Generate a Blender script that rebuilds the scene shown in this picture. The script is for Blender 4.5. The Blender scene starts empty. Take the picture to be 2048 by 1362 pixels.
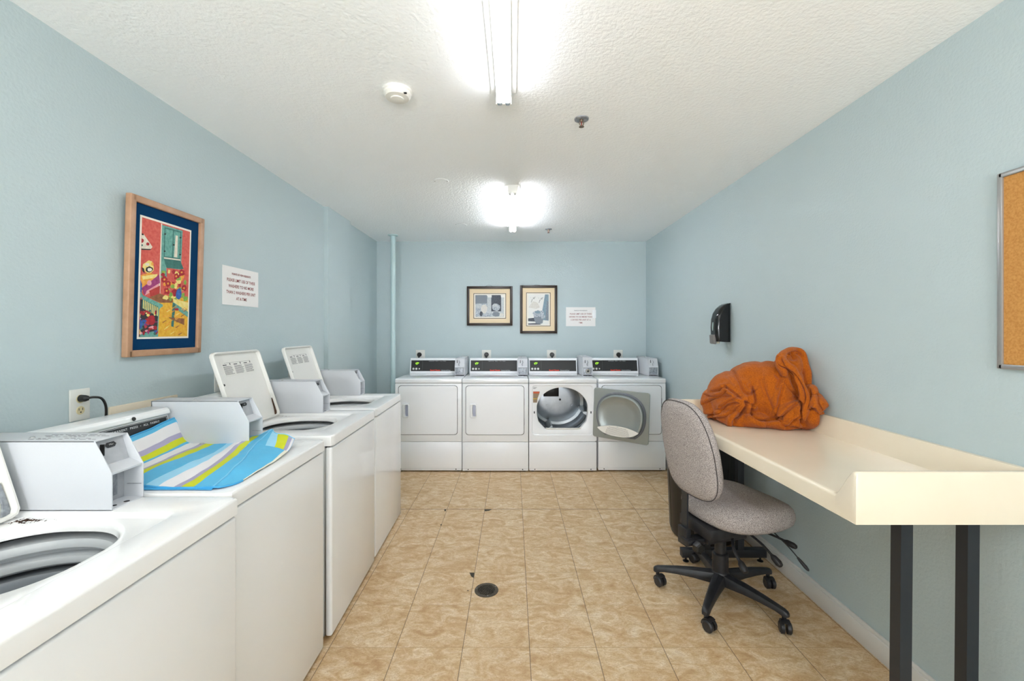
import bpy, bmesh, math, random
from mathutils import Vector, Matrix, noise
import numpy as np
PI = math.pi
random.seed(7)
SC = bpy.context.scene
COL = SC.collection
# ------------------------------------------------------------------ camera, world, exposure
F = 860.0; CX = 1026.0; CY = 662.0; CH = 1.447          # focal length (px), horizon point, camera height
cd = bpy.data.cameras.new('camera'); cam = bpy.data.objects.new('camera', cd); COL.objects.link(cam)
cam.location = (0, 0, CH); cam.rotation_euler = (PI/2, 0, 0)
cd.sensor_width = 36.0; cd.lens = 36.0*F/2048
cd.shift_x = -(CX-1024)/2048; cd.shift_y = -(681-CY)/2048
cd.clip_start = 0.02
SC.camera = cam
w = bpy.data.worlds.new('world'); SC.world = w; w.use_nodes = True
w.node_tree.nodes['Background'].inputs[0].default_value = (0.8, 0.9, 1, 1)
w.node_tree.nodes['Background'].inputs[1].default_value = 1.0
SC.view_settings.view_transform = 'Standard'; SC.view_settings.look = 'None'
SC.view_settings.gamma = 1; SC.view_settings.use_curve_mapping = False
SC.view_settings.exposure = 1.57
SC.cycles.diffuse_bounces = 12; SC.cycles.max_bounces = 16
TUBE1, TUBE2, TUBE3_FILL = 5.0, 16.0, 5.0     # nearest, far and added unseen fill fixture
#                                             # emission of the fluorescent tubes
DAY_FILL = 30.0
BOUNCE_FILL = 12.5                                               # unseen fill lamps added behind the camera, bounced off the ceiling
#                                              # daylight added as fill at an unseen glazed entrance behind the camera

# room
XL, XR, YB, YR, ZC = -1.664, 1.624, 5.25, -5.5, 2.54

# ------------------------------------------------------------------ helpers
def S(h):                                                # sRGB hex -> linear
    h = h.lstrip('#'); o = []
    for i in (0, 2, 4):
        c = int(h[i:i+2], 16)/255
        o.append(c/12.92 if c <= .04045 else ((c+.055)/1.055)**2.4)
    return (o[0], o[1], o[2], 1)
def P(x, y, Y): return Vector(((x-CX)*Y/F, Y, CH-(y-CY)*Y/F))

MATS = {}
def mat(name, col, rough=.5, metal=0, spec=.5, bump=None, emit=None, coat=0, var=None, sheen=0):
    """bump=(scale, strength, dist); var=(scale, colour2, contrast)"""
    if name in MATS: return MATS[name]
    m = bpy.data.materials.new(name); m.use_nodes = True; nt = m.node_tree
    b = nt.nodes['Principled BSDF']
    c = S(col) if isinstance(col, str) else col
    b.inputs['Base Color'].default_value = c; b.inputs['Roughness'].default_value = rough
    b.inputs['Metallic'].default_value = metal; b.inputs['Specular IOR Level'].default_value = spec
    if coat: b.inputs['Coat Weight'].default_value = coat; b.inputs['Coat Roughness'].default_value = .08
    if sheen: b.inputs['Sheen Weight'].default_value = sheen; b.inputs['Sheen Roughness'].default_value = .6
    tc = nt.nodes.new('ShaderNodeTexCoord')
    if var:
        n = nt.nodes.new('ShaderNodeTexNoise'); n.inputs['Scale'].default_value = var[0]; n.inputs['Detail'].default_value = 5
        r = nt.nodes.new('ShaderNodeValToRGB'); r.color_ramp.elements[0].position = .5-var[2]; r.color_ramp.elements[1].position = .5+var[2]
        r.color_ramp.elements[0].color = c; r.color_ramp.elements[1].color = S(var[1])
        nt.links.new(tc.outputs['Object'], n.inputs['Vector']); nt.links.new(n.outputs[0], r.inputs[0]); nt.links.new(r.outputs[0], b.inputs['Base Color'])
    if bump:
        n = nt.nodes.new('ShaderNodeTexNoise'); n.inputs['Scale'].default_value = bump[0]; n.inputs['Detail'].default_value = 3
        u = nt.nodes.new('ShaderNodeBump'); u.inputs['Strength'].default_value = bump[1]; u.inputs['Distance'].default_value = bump[2]
        nt.links.new(tc.outputs['Object'], n.inputs['Vector']); nt.links.new(n.outputs[0], u.inputs['Height']); nt.links.new(u.outputs[0], b.inputs['Normal'])
    if emit:
        b.inputs['Emission Color'].default_value = S(emit[0]); b.inputs['Emission Strength'].default_value = emit[1]
    MATS[name] = m
    return m

WALL = mat('blue_wall_paint', '#b7c6c9', .55, bump=(90, .35, .004))
CEIL = mat('ceiling_texture_paint', '#f6f9fa', .8, bump=(75, .6, .005))
BASE = mat('baseboard_paint', '#dfdedc', .35)
PIPE = mat('painted_pipe', '#b9d0d2', .35)
ENAM = mat('white_enamel', '#eef0f3', .32, coat=.08)
ENAMT = mat('white_enamel_top', '#eceef0', .1, coat=.5)
ENAMW = mat('washer_enamel', '#edeeef', .14, coat=.4)
DECKM = mat('washer_deck_enamel', '#f0f0f0', .18, coat=.3, bump=(14, .04, .002))
LIDIN = mat('lid_inner_enamel', '#e2e1dc', .35)
BOXM = mat('coin_box_paint', '#c9ccd1', .38, bump=(260, .12, .001))
BOXIN = mat('coin_box_inner', '#b4b7bc', .45, var=(40, '#a6a9af', .2))
ZINC = mat('zinc_plate', '#83888e', .42, metal=.5, var=(60, '#a8adb4', .15))
STEEL = mat('galvanised_steel', '#9aa0a6', .3, metal=.95, var=(9, '#b4babf', .2))
DOORG = mat('door_liner_grey', '#a3aaa9', .36, metal=.55)
GASK = mat('rubber_gasket', '#6d7078', .5)
BLACK = mat('black_plastic', '#141414', .35)
BLKG = mat('black_gloss', '#0b0c0e', .12)
PANEL = mat('control_panel_black', '#1d1e20', .38)
SEAM = mat('dark_seam', '#2c2d30', .8)
TUBW = mat('tub_plastic', '#c3c7ca', .35)
BASK = mat('basket_enamel', '#8f959b', .4)
RUST = mat('rusty_steel', '#5a3a25', .8, var=(60, '#2a1b14', .2))
CHROME = mat('chrome', '#d8d8d8', .12, metal=1)
PAPER = mat('paper', '#eceae8', .6)
REDT = mat('dark_red_ink', '#8c2a28', .7)
GREYT = mat('grey_ink', '#5b5a5c', .7)
WHTT = mat('white_ink', '#d8dadb', .6)
REDL = mat('red_logo_ink', '#e23a22', .5)
GREEN = mat('green_led', '#2a5a10', .4, emit=('#8fd21e', .8))
PLATE = mat('outlet_plate', '#dcdcd6', .35)
IVORY = mat('ivory_socket', '#cfc29a', .4)
BEIGE = mat('beige_plate', '#d9cdb8', .45)
CREAM = mat('cream_laminate', '#ebe0cb', .24, coat=.2, var=(6, '#e7dac3', .3))
LEGM = mat('black_powder_coat', '#23262b', .4)
FAB = None
PLAS = mat('chair_black_plastic', '#1b1b1d', .42, var=(30, '#26262a', .2), bump=(120, .1, .001))
BIN = mat('bin_black_plastic', '#141211', .35)
WOODF = mat('light_wood_frame', '#bf9678', .4, var=(20, '#a98263', .25))
NAVY = mat('navy_mat_board', '#00365e', .9, spec=.15)
WHTB = mat('white_mat_board', '#ece6da', .7)
DWOOD = mat('dark_wood_frame', '#2e2119', .35)
CREAMB = mat('cream_mat_board', '#e6d2b0', .75)
CORK = mat('cork', '#c8924e', .85, var=(160, '#b57d3c', .15), bump=(200, .3, .002))
ALU = mat('aluminium', '#a9a9a8', .35, metal=.6)
DETW = mat('detector_plastic', '#e9e8e2', .4)
BRASS = mat('sprinkler_metal', '#8a7a6a', .35, metal=.9)
COPPER = mat('sprinkler_bulb', '#8a3e30', .4)

# mesh builder -------------------------------------------------------------
class MB:
    def __init__(s): s.bm = bmesh.new()
    def box(s, a, b, bev=0, seg=2, mi=0, M=None):
        t = bmesh.new()
        r = bmesh.ops.create_cube(t, size=1)
        a = Vector(a); b = Vector(b); c = (a+b)/2; d = b-a
        for v in t.verts: v.co = Vector((v.co.x*d.x, v.co.y*d.y, v.co.z*d.z))+c
        if bev: bmesh.ops.bevel(t, geom=list(t.edges), offset=bev, segments=seg, profile=.5, affect='EDGES', clamp_overlap=True)
        return s.add(t, mi, M)
    def add(s, t, mi=0, M=None):
        if M is not None: bmesh.ops.transform(t, matrix=M, verts=t.verts)
        for f in t.faces: f.material_index = mi
        me = bpy.data.meshes.new('tmp'); t.to_mesh(me); t.free()
        s.bm.from_mesh(me); bpy.data.meshes.remove(me)
        return s
    def cyl(s, p0, p1, r0, r1=None, n=24, mi=0, cap=True):
        p0 = Vector(p0); p1 = Vector(p1); r1 = r0 if r1 is None else r1
        return s.loft([ring(p0, p1-p0, r0, n), ring(p1, p1-p0, r1, n)], cap, cap, mi)
    def loft(s, loops, cap0=True, cap1=True, mi=0, closed=True):
        bm = s.bm; vs = [[bm.verts.new(p) for p in L] for L in loops]; n = len(vs[0])
        for i in range(len(vs)-1):
            for j in range(n if closed else n-1):
                k = (j+1) % n
                try: f = bm.faces.new((vs[i][j], vs[i][k], vs[i+1][k], vs[i+1][j])); f.material_index = mi
                except ValueError: pass
        if cap0: f = bm.faces.new(list(reversed(vs[0]))); f.material_index = mi
        if cap1: f = bm.faces.new(vs[-1]); f.material_index = mi
        return s
    def tube(s, pts, r, n=12, mi=0, cap=True):
        pts = [Vector(p) for p in pts]; loops = []; up = None
        for i, p in enumerate(pts):
            d = (pts[min(i+1, len(pts)-1)]-pts[max(i-1, 0)]).normalized()
            if up is None:
                up = Vector((0, 0, 1)) if abs(d.z) < .9 else Vector((1, 0, 0))
            a = d.cross(up).normalized(); up = a.cross(d).normalized()
            rr = r[i] if isinstance(r, (list, tuple)) else r
            loops.append([p+a*math.cos(t)*rr+up*math.sin(t)*rr for t in [2*PI*k/n for k in range(n)]])
        return s.loft(loops, cap, cap, mi)
    def prism(s, poly, f, t0, t1, bev=0, mi=0):
        """poly: 2D points; f(a,b,t)->3D; extrude t0..t1"""
        t = bmesh.new()
        v0 = [t.verts.new(f(a, b, t0)) for a, b in poly]; v1 = [t.verts.new(f(a, b, t1)) for a, b in poly]
        n = len(poly)
        for i in range(n): t.faces.new((v0[i], v0[(i+1) % n], v1[(i+1) % n], v1[i]))
        t.faces.new(list(reversed(v0))); t.faces.new(v1)
        bmesh.ops.recalc_face_normals(t, faces=t.faces)
        if bev: bmesh.ops.bevel(t, geom=list(t.edges), offset=bev, segments=2, profile=.5, affect='EDGES', clamp_overlap=True)
        return s.add(t, mi)
    def lathe(s, prof, c=(0, 0, 0), n=48, mi=0, cap0=False, cap1=False):
        c = Vector(c)
        return s.loft([[c+Vector((r*math.cos(2*PI*k/n), r*math.sin(2*PI*k/n), z)) for k in range(n)] for r, z in prof], cap0, cap1, mi)
    def ell(s, c, r, n=24, mi=0, M=None):
        t = bmesh.new(); bmesh.ops.create_uvsphere(t, u_segments=n, v_segments=n//2+2, radius=1)
        for v in t.verts: v.co = Vector((v.co.x*r[0], v.co.y*r[1], v.co.z*r[2]))
        if M is not None: bmesh.ops.transform(t, matrix=M, verts=t.verts)
        for v in t.verts: v.co += Vector(c)
        return s.add(t, mi)
    def face(s, pts, mi=0):
        f = s.bm.faces.new([s.bm.verts.new(p) for p in pts]); f.material_index = mi; return s
    def build(s, name, m, parent=None, smooth=35, loc=None):
        bm = s.bm; bmesh.ops.remove_doubles(bm, verts=bm.verts, dist=1e-6)
        bmesh.ops.recalc_face_normals(bm, faces=bm.faces)
        if smooth:
            a = math.radians(smooth)
            for f in bm.faces: f.smooth = True
            for e in bm.edges:
                if len(e.link_faces) == 2 and e.calc_face_angle(0) > a: e.smooth = False
        me = bpy.data.meshes.new(name); bm.to_mesh(me); bm.free()
        for x in (m if isinstance(m, (list, tuple)) else [m]): me.materials.append(x)
        return link(name, me, parent, loc)
def link(name, me, parent=None, loc=None):
    o = bpy.data.objects.new(name, me); COL.objects.link(o)
    if parent is not None: o.parent = parent
    if loc is not None: o.location = loc
    return o
def ring(c, d, r, n):
    d = Vector(d).normalized(); u = Vector((0, 0, 1)) if abs(d.z) < .9 else Vector((1, 0, 0))
    a = d.cross(u).normalized(); b = d.cross(a).normalized()
    return [Vector(c)+a*math.cos(2*PI*k/n)*r+b*math.sin(2*PI*k/n)*r for k in range(n)]
def tag(o, label=None, cat=None, group=None, kind=None):
    if label: o['label'] = label
    if cat: o['category'] = cat
    if group: o['group'] = group
    if kind: o['kind'] = kind
    return o
def thing(name, label, cat, loc=(0, 0, 0), rz=0, group=None):
    o = bpy.data.objects.new(name, None); COL.objects.link(o); o.location = loc; o.rotation_euler = (0, 0, rz)
    o.empty_display_size = .1
    return tag(o, label, cat, group)
def struct(mb, name, m, **k): return tag(mb.build(name, m, **k), kind='structure')
def rrect(x0, x1, y0, y1, r, c=None, n=120):
    """rounded rectangle sampled by angle about c"""
    cx, cy = c if c else ((x0+x1)/2, (y0+y1)/2); out = []
    mx, my = (x0+x1)/2, (y0+y1)/2; hx, hy = (x1-x0)/2-r, (y1-y0)/2-r
    for k in range(n):
        a = 2*PI*k/n; dx, dy = math.cos(a), math.sin(a); lo, hi = 0, 3
        for _ in range(28):
            t = (lo+hi)/2; px, py = abs(cx+dx*t-mx)-hx, abs(cy+dy*t-my)-hy
            d = math.hypot(max(px, 0), max(py, 0))+min(max(px, py), 0)-r
            if d < 0: lo = t
            else: hi = t
        out.append((cx+dx*lo, cy+dy*lo))
    return out
def curve2(pts, n=8):                                    # Catmull-Rom
    pts = [Vector(p) for p in pts]; o = []
    for i in range(len(pts)-1):
        a, b, c, d = pts[max(i-1, 0)], pts[i], pts[i+1], pts[min(i+2, len(pts)-1)]
        for k in range(n):
            t = k/n; o.append(.5*((2*b)+(c-a)*t+(2*a-5*b+4*c-d)*t*t+(3*b-a-3*c+d)*t**3))
    o.append(pts[-1]); return o
def text(name, s, size, m, parent, origin, ax, ay, align='CENTER', off=0, sx=1.0, space=1.0):
    """lettering as a thin mesh; ax = reading direction, ay = up"""
    cu = bpy.data.curves.new('t', 'FONT'); cu.body = s; cu.size = size; cu.align_x = align; cu.offset = off
    cu.space_character = space; cu.resolution_u = 3
    ob = bpy.data.objects.new('t', cu); COL.objects.link(ob)
    dg = bpy.context.evaluated_depsgraph_get(); me = bpy.data.meshes.new_from_object(ob.evaluated_get(dg))
    bpy.data.objects.remove(ob); bpy.data.curves.remove(cu)
    ax = Vector(ax).normalized(); ay = Vector(ay).normalized(); az = ax.cross(ay)
    for v in me.vertices: v.co = Vector(origin)+ax*v.co.x*sx+ay*v.co.y+az*v.co.z
    me.name = name; me.materials.clear(); me.materials.append(m)
    return link(name, me, parent)

# ------------------------------------------------------------------ floor material
def floor_material():
    m = bpy.data.materials.new('vinyl_stone_tile'); m.use_nodes = True; nt = m.node_tree; N = nt.nodes; L = nt.links
    b = N['Principled BSDF']; tc = N.new('ShaderNodeTexCoord'); sep = N.new('ShaderNodeSeparateXYZ'); L.new(tc.outputs['Object'], sep.inputs[0])
    def M(op, a, b_=None, c=None):
        n = N.new('ShaderNodeMath'); n.operation = op
        for i, v in enumerate((a, b_, c)):
            if v is None: continue
            if isinstance(v, (int, float)): n.inputs[i].default_value = v
            else: L.new(v, n.inputs[i])
        return n.outputs[0]
    tx = M('DIVIDE', M('SUBTRACT', sep.outputs[0], .0755), .305); ty = M('DIVIDE', M('SUBTRACT', sep.outputs[1], 3.4915), .305)
    ix = M('FLOOR', tx); iy = M('FLOOR', ty)
    dx = M('MINIMUM', M('FRACT', tx), M('SUBTRACT', 1, M('FRACT', tx))); dy = M('MINIMUM', M('FRACT', ty), M('SUBTRACT', 1, M('FRACT', ty)))
    cmb = N.new('ShaderNodeCombineXYZ'); L.new(ix, cmb.inputs[0]); L.new(iy, cmb.inputs[1])
    wn = N.new('ShaderNodeTexWhiteNoise'); L.new(cmb.outputs[0], wn.inputs['Vector'])
    # per-tile shifted coordinates
    add = N.new('ShaderNodeVectorMath'); add.operation = 'MULTIPLY_ADD'; L.new(wn.outputs['Color'], add.inputs[0]); add.inputs[1].default_value = (9, 9, 9); L.new(tc.outputs['Object'], add.inputs[2])
    def noi(scale, det, dist, sc=(1, 1, 1), rot=0.0):
        mp = N.new('ShaderNodeMapping'); mp.inputs['Scale'].default_value = sc; mp.inputs['Rotation'].default_value = (0, 0, rot)
        L.new(add.outputs[0], mp.inputs[0])
        n = N.new('ShaderNodeTexNoise'); n.inputs['Scale'].default_value = scale; n.inputs['Detail'].default_value = det
        n.inputs['Distortion'].default_value = dist; n.inputs['Roughness'].default_value = .62; L.new(mp.outputs[0], n.inputs['Vector']); return n.outputs[0]
    def ramp(v, *st):
        r = N.new('ShaderNodeValToRGB'); e = r.color_ramp.elements
        while len(e) < len(st): e.new(.5)
        for i, (p, c) in enumerate(st): e[i].position = p; e[i].color = S(c) if isinstance(c, str) else (c, c, c, 1)
        L.new(v, r.inputs[0]); return r.outputs[0]
    base = ramp(noi(9, 8, 1.2, (1, 1.5, 1), .5), (.3, '#b7966d'), (.45, '#cbae86'), (.57, '#d9c3a1'), (.70, '#e4d4ba'))
    vein = ramp(noi(26, 8, 2.2, (1, 1.9, 1), .7), (.36, 1.0), (.44, .0), (.47, .0), (.52, 1.0))
    vein2 = ramp(noi(85, 5, 1.4, (1, 2.2, 1), .6), (.34, .0), (.45, 1.0))
    def mix(f, a, c, bl='MIX'):
        x = N.new('ShaderNodeMix'); x.data_type = 'RGBA'; x.blend_type = bl
        if isinstance(f, (int, float)): x.inputs[0].default_value = f
        else: L.new(f, x.inputs[0])
        for i, v in ((6, a), (7, c)):
            if isinstance(v, str): x.inputs[i].default_value = S(v)
            else: L.new(v, x.inputs[i])
        return x.outputs[2]
    inv = M('SUBTRACT', 1, vein); c = mix(M('MULTIPLY', inv, .38), base, '#a87c4f')
    inv2 = M('SUBTRACT', 1, vein2); c = mix(M('MULTIPLY', inv2, .45), c, '#9c744a')
    c = mix(M('MULTIPLY', wn.outputs['Value'], .10), c, '#b8946a')
    # joints: the lines along the room are open and dark, those across are faint, one cross seam is dark
    thin = M('ADD', .0058, M('MULTIPLY', M('SUBTRACT', noi(5, 2, 0), .5), .004))
    jx = M('LESS_THAN', dx, thin)
    jy = M('LESS_THAN', dy, .006)
    seam = M('LESS_THAN', M('ABSOLUTE', M('SUBTRACT', sep.outputs[1], 3.4915)), .0032)
    c = mix(M('MULTIPLY', jy, .5), c, '#a3865f'); c = mix(M('MULTIPLY', jx, .7), c, '#4a3a2a'); c = mix(M('MULTIPLY', seam, .85), c, '#453524')
    L.new(c, b.inputs['Base Color']); b.inputs['Roughness'].default_value = .5; b.inputs['Specular IOR Level'].default_value = .35
    h = M('SUBTRACT', M('MULTIPLY', noi(30, 5, 1), .4), M('MAXIMUM', jx, jy))
    u = N.new('ShaderNodeBump'); u.inputs['Strength'].default_value = .2; u.inputs['Distance'].default_value = .002; L.new(h, u.inputs['Height']); L.new(u.outputs[0], b.inputs['Normal'])
    return m
def fabric_material():
    m = bpy.data.materials.new('grey_tweed'); m.use_nodes = True; nt = m.node_tree; N = nt.nodes; L = nt.links
    b = N['Principled BSDF']; b.inputs['Roughness'].default_value = .95; b.inputs['Specular IOR Level'].default_value = .1
    tc = N.new('ShaderNodeTexCoord')
    n = N.new('ShaderNodeTexNoise'); n.inputs['Scale'].default_value = 330; n.inputs['Detail'].default_value = 2; L.new(tc.outputs['Object'], n.inputs[0])
    r = N.new('ShaderNodeValToRGB'); e = r.color_ramp.elements; e[0].position = .33; e[0].color = S('#716a69'); e[1].position = .66; e[1].color = S('#c8c0bd'); L.new(n.outputs[0], r.inputs[0])
    L.new(r.outputs[0], b.inputs['Base Color'])
    u = N.new('ShaderNodeBump'); u.inputs['Strength'].default_value = .5; u.inputs['Distance'].default_value = .0015; L.new(n.outputs[0], u.inputs['Height']); L.new(u.outputs[0], b.inputs['Normal'])
    return m
FLOORM = floor_material(); FAB = fabric_material()
FLEECE = mat('orange_fleece', '#bb6110', .95, spec=.1, var=(170, '#964808', .22), bump=(420, .6, .002), sheen=.12)

# ------------------------------------------------------------------ room shell
T = .12
struct(MB().box((XL-T, YR-T, -.1), (XR+T, YB+T, 0)), 'floor', FLOORM)
struct(MB().box((XL-T, YR-T, ZC), (XR+T, YB+T, ZC+.1)), 'ceiling', CEIL)
struct(MB().box((XL-T, YR-T, 0), (XL, YB+T, ZC)).box((XL-.01, 3.78, 0), (XL+.04, 4.285, ZC)), 'wall_left', WALL)
struct(MB().box((XR, YR-T, 0), (XR+T, YB+T, ZC)), 'wall_right', WALL)
struct(MB().box((XL-T, YB, 0), (XR+T, YB+T, ZC)), 'wall_back', WALL)
DX0, DX1, DZ = -1.3, 1.3, 2.3                            # unseen glazed entrance behind the camera, added to admit fill light
struct(MB().box((XL, YR-T, 0), (DX0, YR, ZC)).box((DX1, YR-T, 0), (XR, YR, ZC)).box((DX0, YR-T, DZ), (DX1, YR, ZC)), 'wall_front', WALL)
struct(MB().box((XR-.018, YR, 0), (XR, YB, .09), .003).box((XR-.012, YR, .088), (XR, YB, .107), .004), 'baseboard_right', BASE)
struct(MB().box((XL, YR, 0), (XL+.018, 3.78, .105), .003), 'baseboard_left', BASE)
struct(MB().box((XL, YB-.018, 0), (XR, YB, .105), .003), 'baseboard_back', BASE)
wf = MB()
for x in (DX0, -.03, DX1-.06): wf.box((x, YR-.09, 0), (x+.06, YR-.03, DZ), .004)
wf.box((DX0, YR-.09, 0), (DX1, YR-.03, .08), .004).box((DX0, YR-.09, DZ-.06), (DX1, YR-.03, DZ), .004)
struct(wf, 'added_door_1', ALU)  # frame of the unseen entrance, added along with its fill light
ld = bpy.data.lights.new('fill_daylight', 'AREA'); ld.shape = 'RECTANGLE'; ld.size = 2.5; ld.size_y = 2.2; ld.energy = DAY_FILL; ld.color = (.97, .97, 1)  # area lamp added out of view to brighten the room from behind
lo = bpy.data.objects.new('fill_daylight', ld); COL.objects.link(lo); lo.location = (0, YR-.15, 1.15); lo.rotation_euler = (PI/2, 0, 0)
for ux, uy in ((-.75, -1.15), (.75, -1.15)):  # two added lamps without fixtures, aimed up to brighten the ceiling
    lu = bpy.data.lights.new('bounce_fill_light', 'AREA'); lu.shape = 'DISK'; lu.size = .45; lu.energy = BOUNCE_FILL; lu.color = (1, .985, .97)
    lo = bpy.data.objects.new('bounce_fill_light', lu); COL.objects.link(lo); lo.location = (ux, uy, 1.5); lo.rotation_euler = (PI-math.radians(28), 0, 0)
# small marks on the floor: chipped tile corners
CHIP = mat('bare_subfloor', '#3a352d', .9)
ch = MB()
for pts in ([(939, 1145.5), (948.7, 1145.5), (947.2, 1156), (942.5, 1153)], [(969, 1019), (984, 1019), (978, 1021.5), (969.5, 1022.5)], [(888.5, 1019), (892.5, 1019), (891, 1023), (889, 1022)],
            [(881, 1048.5), (884, 1048.5), (883, 1051), (881, 1051)], [(934.5, 1180.5), (937.5, 1181), (937, 1182.5), (934.5, 1182)]):
    q = []
    for (x, y) in pts:
        Y = CH*F/(y-CY); q.append(((x-CX)*Y/F, Y))
    ch.prism(q, lambda a, b, t: Vector((a, b, t)), .0001, .0006)
struct(ch, 'trim_1', CHIP, smooth=0)

# vertical pipe, corner left of the dryers
t = MB(); t.cyl((-1.367, 4.9, 0), (-1.367, 4.9, ZC), .029, n=32)
pp = thing('drain_pipe', 'slim vertical pipe painted wall blue, rising beside the left dryer to the ceiling', 'pipe', (0, 0, 0))
t.build('pipe', PIPE, pp)
MB().lathe([(.03, ZC-.012), (.055, ZC-.008), (.058, ZC-.0005)], (-1.367, 4.9, 0), 40).build('escutcheon', PIPE, pp)

# ------------------------------------------------------------------ ceiling fittings
TUBES = [mat('lit_fluorescent_tube_%d' % i, '#ffffff', .4, emit=('#f5f7ff', e)) for i, e in enumerate((TUBE1, TUBE2, TUBE3_FILL))]
FIXW = mat('fixture_white_enamel', '#f1f1ee', .3)
ENDM = mat('burnt_tube_end', '#a87848', .5, emit=('#e0a060', 1.2))
def strip_light(label, x, y0, y1, TUBEM, burnt=False):
    r = thing('fluorescent_strip_light', label, 'ceiling light', (x, (y0+y1)/2, ZC), group='twin tube strip lights')
    h = (y1-y0)/2
    f = lambda a, b, t: Vector((a, t, b))
    MB().prism([(-.036, 0), (.036, 0), (.034, -.032), (.012, -.038), (-.012, -.038), (-.034, -.032)], f, -h+.006, h-.006, .001).build('housing', FIXW, r)
    MB().box((-.057, -h+.004, -.010), (.057, h-.004, -.0003), .002).build('mounting_pan', FIXW, r)
    for e in (-h, h-.012):
        MB().box((-.036, e, -.062), (.036, e+.012, -.001), .002).build('end_cap', FIXW, r)
    for s in (-.018, .018):
        MB().cyl((s, -h+.034, -.0575), (s, h-.034, -.0575), .0127, n=24).build('tube', TUBEM, r)
        for q in (-1, 1): MB().cyl((s, q*(h-.034), -.0575), (s, q*(h-.012), -.0575), .0129, n=20).build('tube_end', ENDM if (burnt and s > 0 and q > 0) else CHROME, r)
    return r
strip_light('white strip light with two lit tubes, nearest, cut off by the top of the photo', -.042, .735, 1.965, TUBES[0])
strip_light('white strip light with two lit tubes above the dryers, one tube end browned', -.004, 3.21, 4.47, TUBES[1], True)
strip_light('added unseen strip light with two lit tubes behind the camera, for fill', -.04, -4.2, -2.97, TUBES[2])  # third fixture added out of view for fill light
dt = thing('smoke_detector', 'round white smoke detector on the ceiling left of the nearest strip light', 'smoke detector', (-.526, 1.955, ZC))
MB().lathe([(.0005, -.0002), (.066, -.0002), (.066, -.008), (.062, -.012)], n=48).build('mounting_base', DETW, dt)
MB().lathe([(.062, -.012), (.0615, -.022), (.052, -.034), (.03, -.037), (.028, -.041), (.012, -.043), (.0005, -.043)], n=48).build('cover', DETW, dt)
MB().box((.040, -.042, -.0345), (.052, -.034, -.030)).build('test_button', SEAM, dt)
def sprinkler(label, x, y, s):
    r = thing('fire_sprinkler', label, 'sprinkler', (x, y, ZC), group='ceiling sprinkler heads')
    MB().lathe([(.0005, -.0003), (.037, -.0003), (.036, -.005), (.024, -.009), (.018, -.006), (.0005, -.006)], n=40).build('escutcheon', ZINC, r)
    b = MB().cyl((0, 0, -.004), (0, 0, -.016), .010, .008, n=16).tube([(-.008, 0, -.014), (-.011, 0, -.026), (-.003, 0, -.04)], .0024, 8).tube([(.008, 0, -.014), (.011, 0, -.026), (.003, 0, -.04)], .0024, 8)
    b.build('frame', BRASS, r); MB().cyl((0, 0, -.016), (0, 0, -.038), .0028, n=12).build('bulb', COPPER, r)
    MB().lathe([(.0005, -.040), (.013, -.0405), (.0135, -.042), (.0005, -.0425)], n=24).build('deflector', BRASS, r)
sprinkler('metal fire sprinkler nearest the camera, right of the strip light', .353, 2.215, 1)
sprinkler('small metal fire sprinkler near the far end of the ceiling', .38, 4.61, 1)
for lb, x, y, rr, hol in (('flush white round cover plate with two screw holes, nearer one on the ceiling', -.524, 3.13, .056, True), ('flush white round cover plate, the farther one on the ceiling', -.535, 4.43, .062, False)):
    r = thing('ceiling_cover_plate', lb, 'cover plate', (x, y, ZC), group='round ceiling cover plates')
    MB().lathe([(.0005, -.0035), (rr-.004, -.0035), (rr, -.0002)], n=48).build('disc', CEIL, r)
    if hol:
        for q in (-.045, .045): MB().cyl((q, 0, -.004), (q, 0, -.0032), .0035, n=12).build('screw', SEAM, r)

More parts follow.
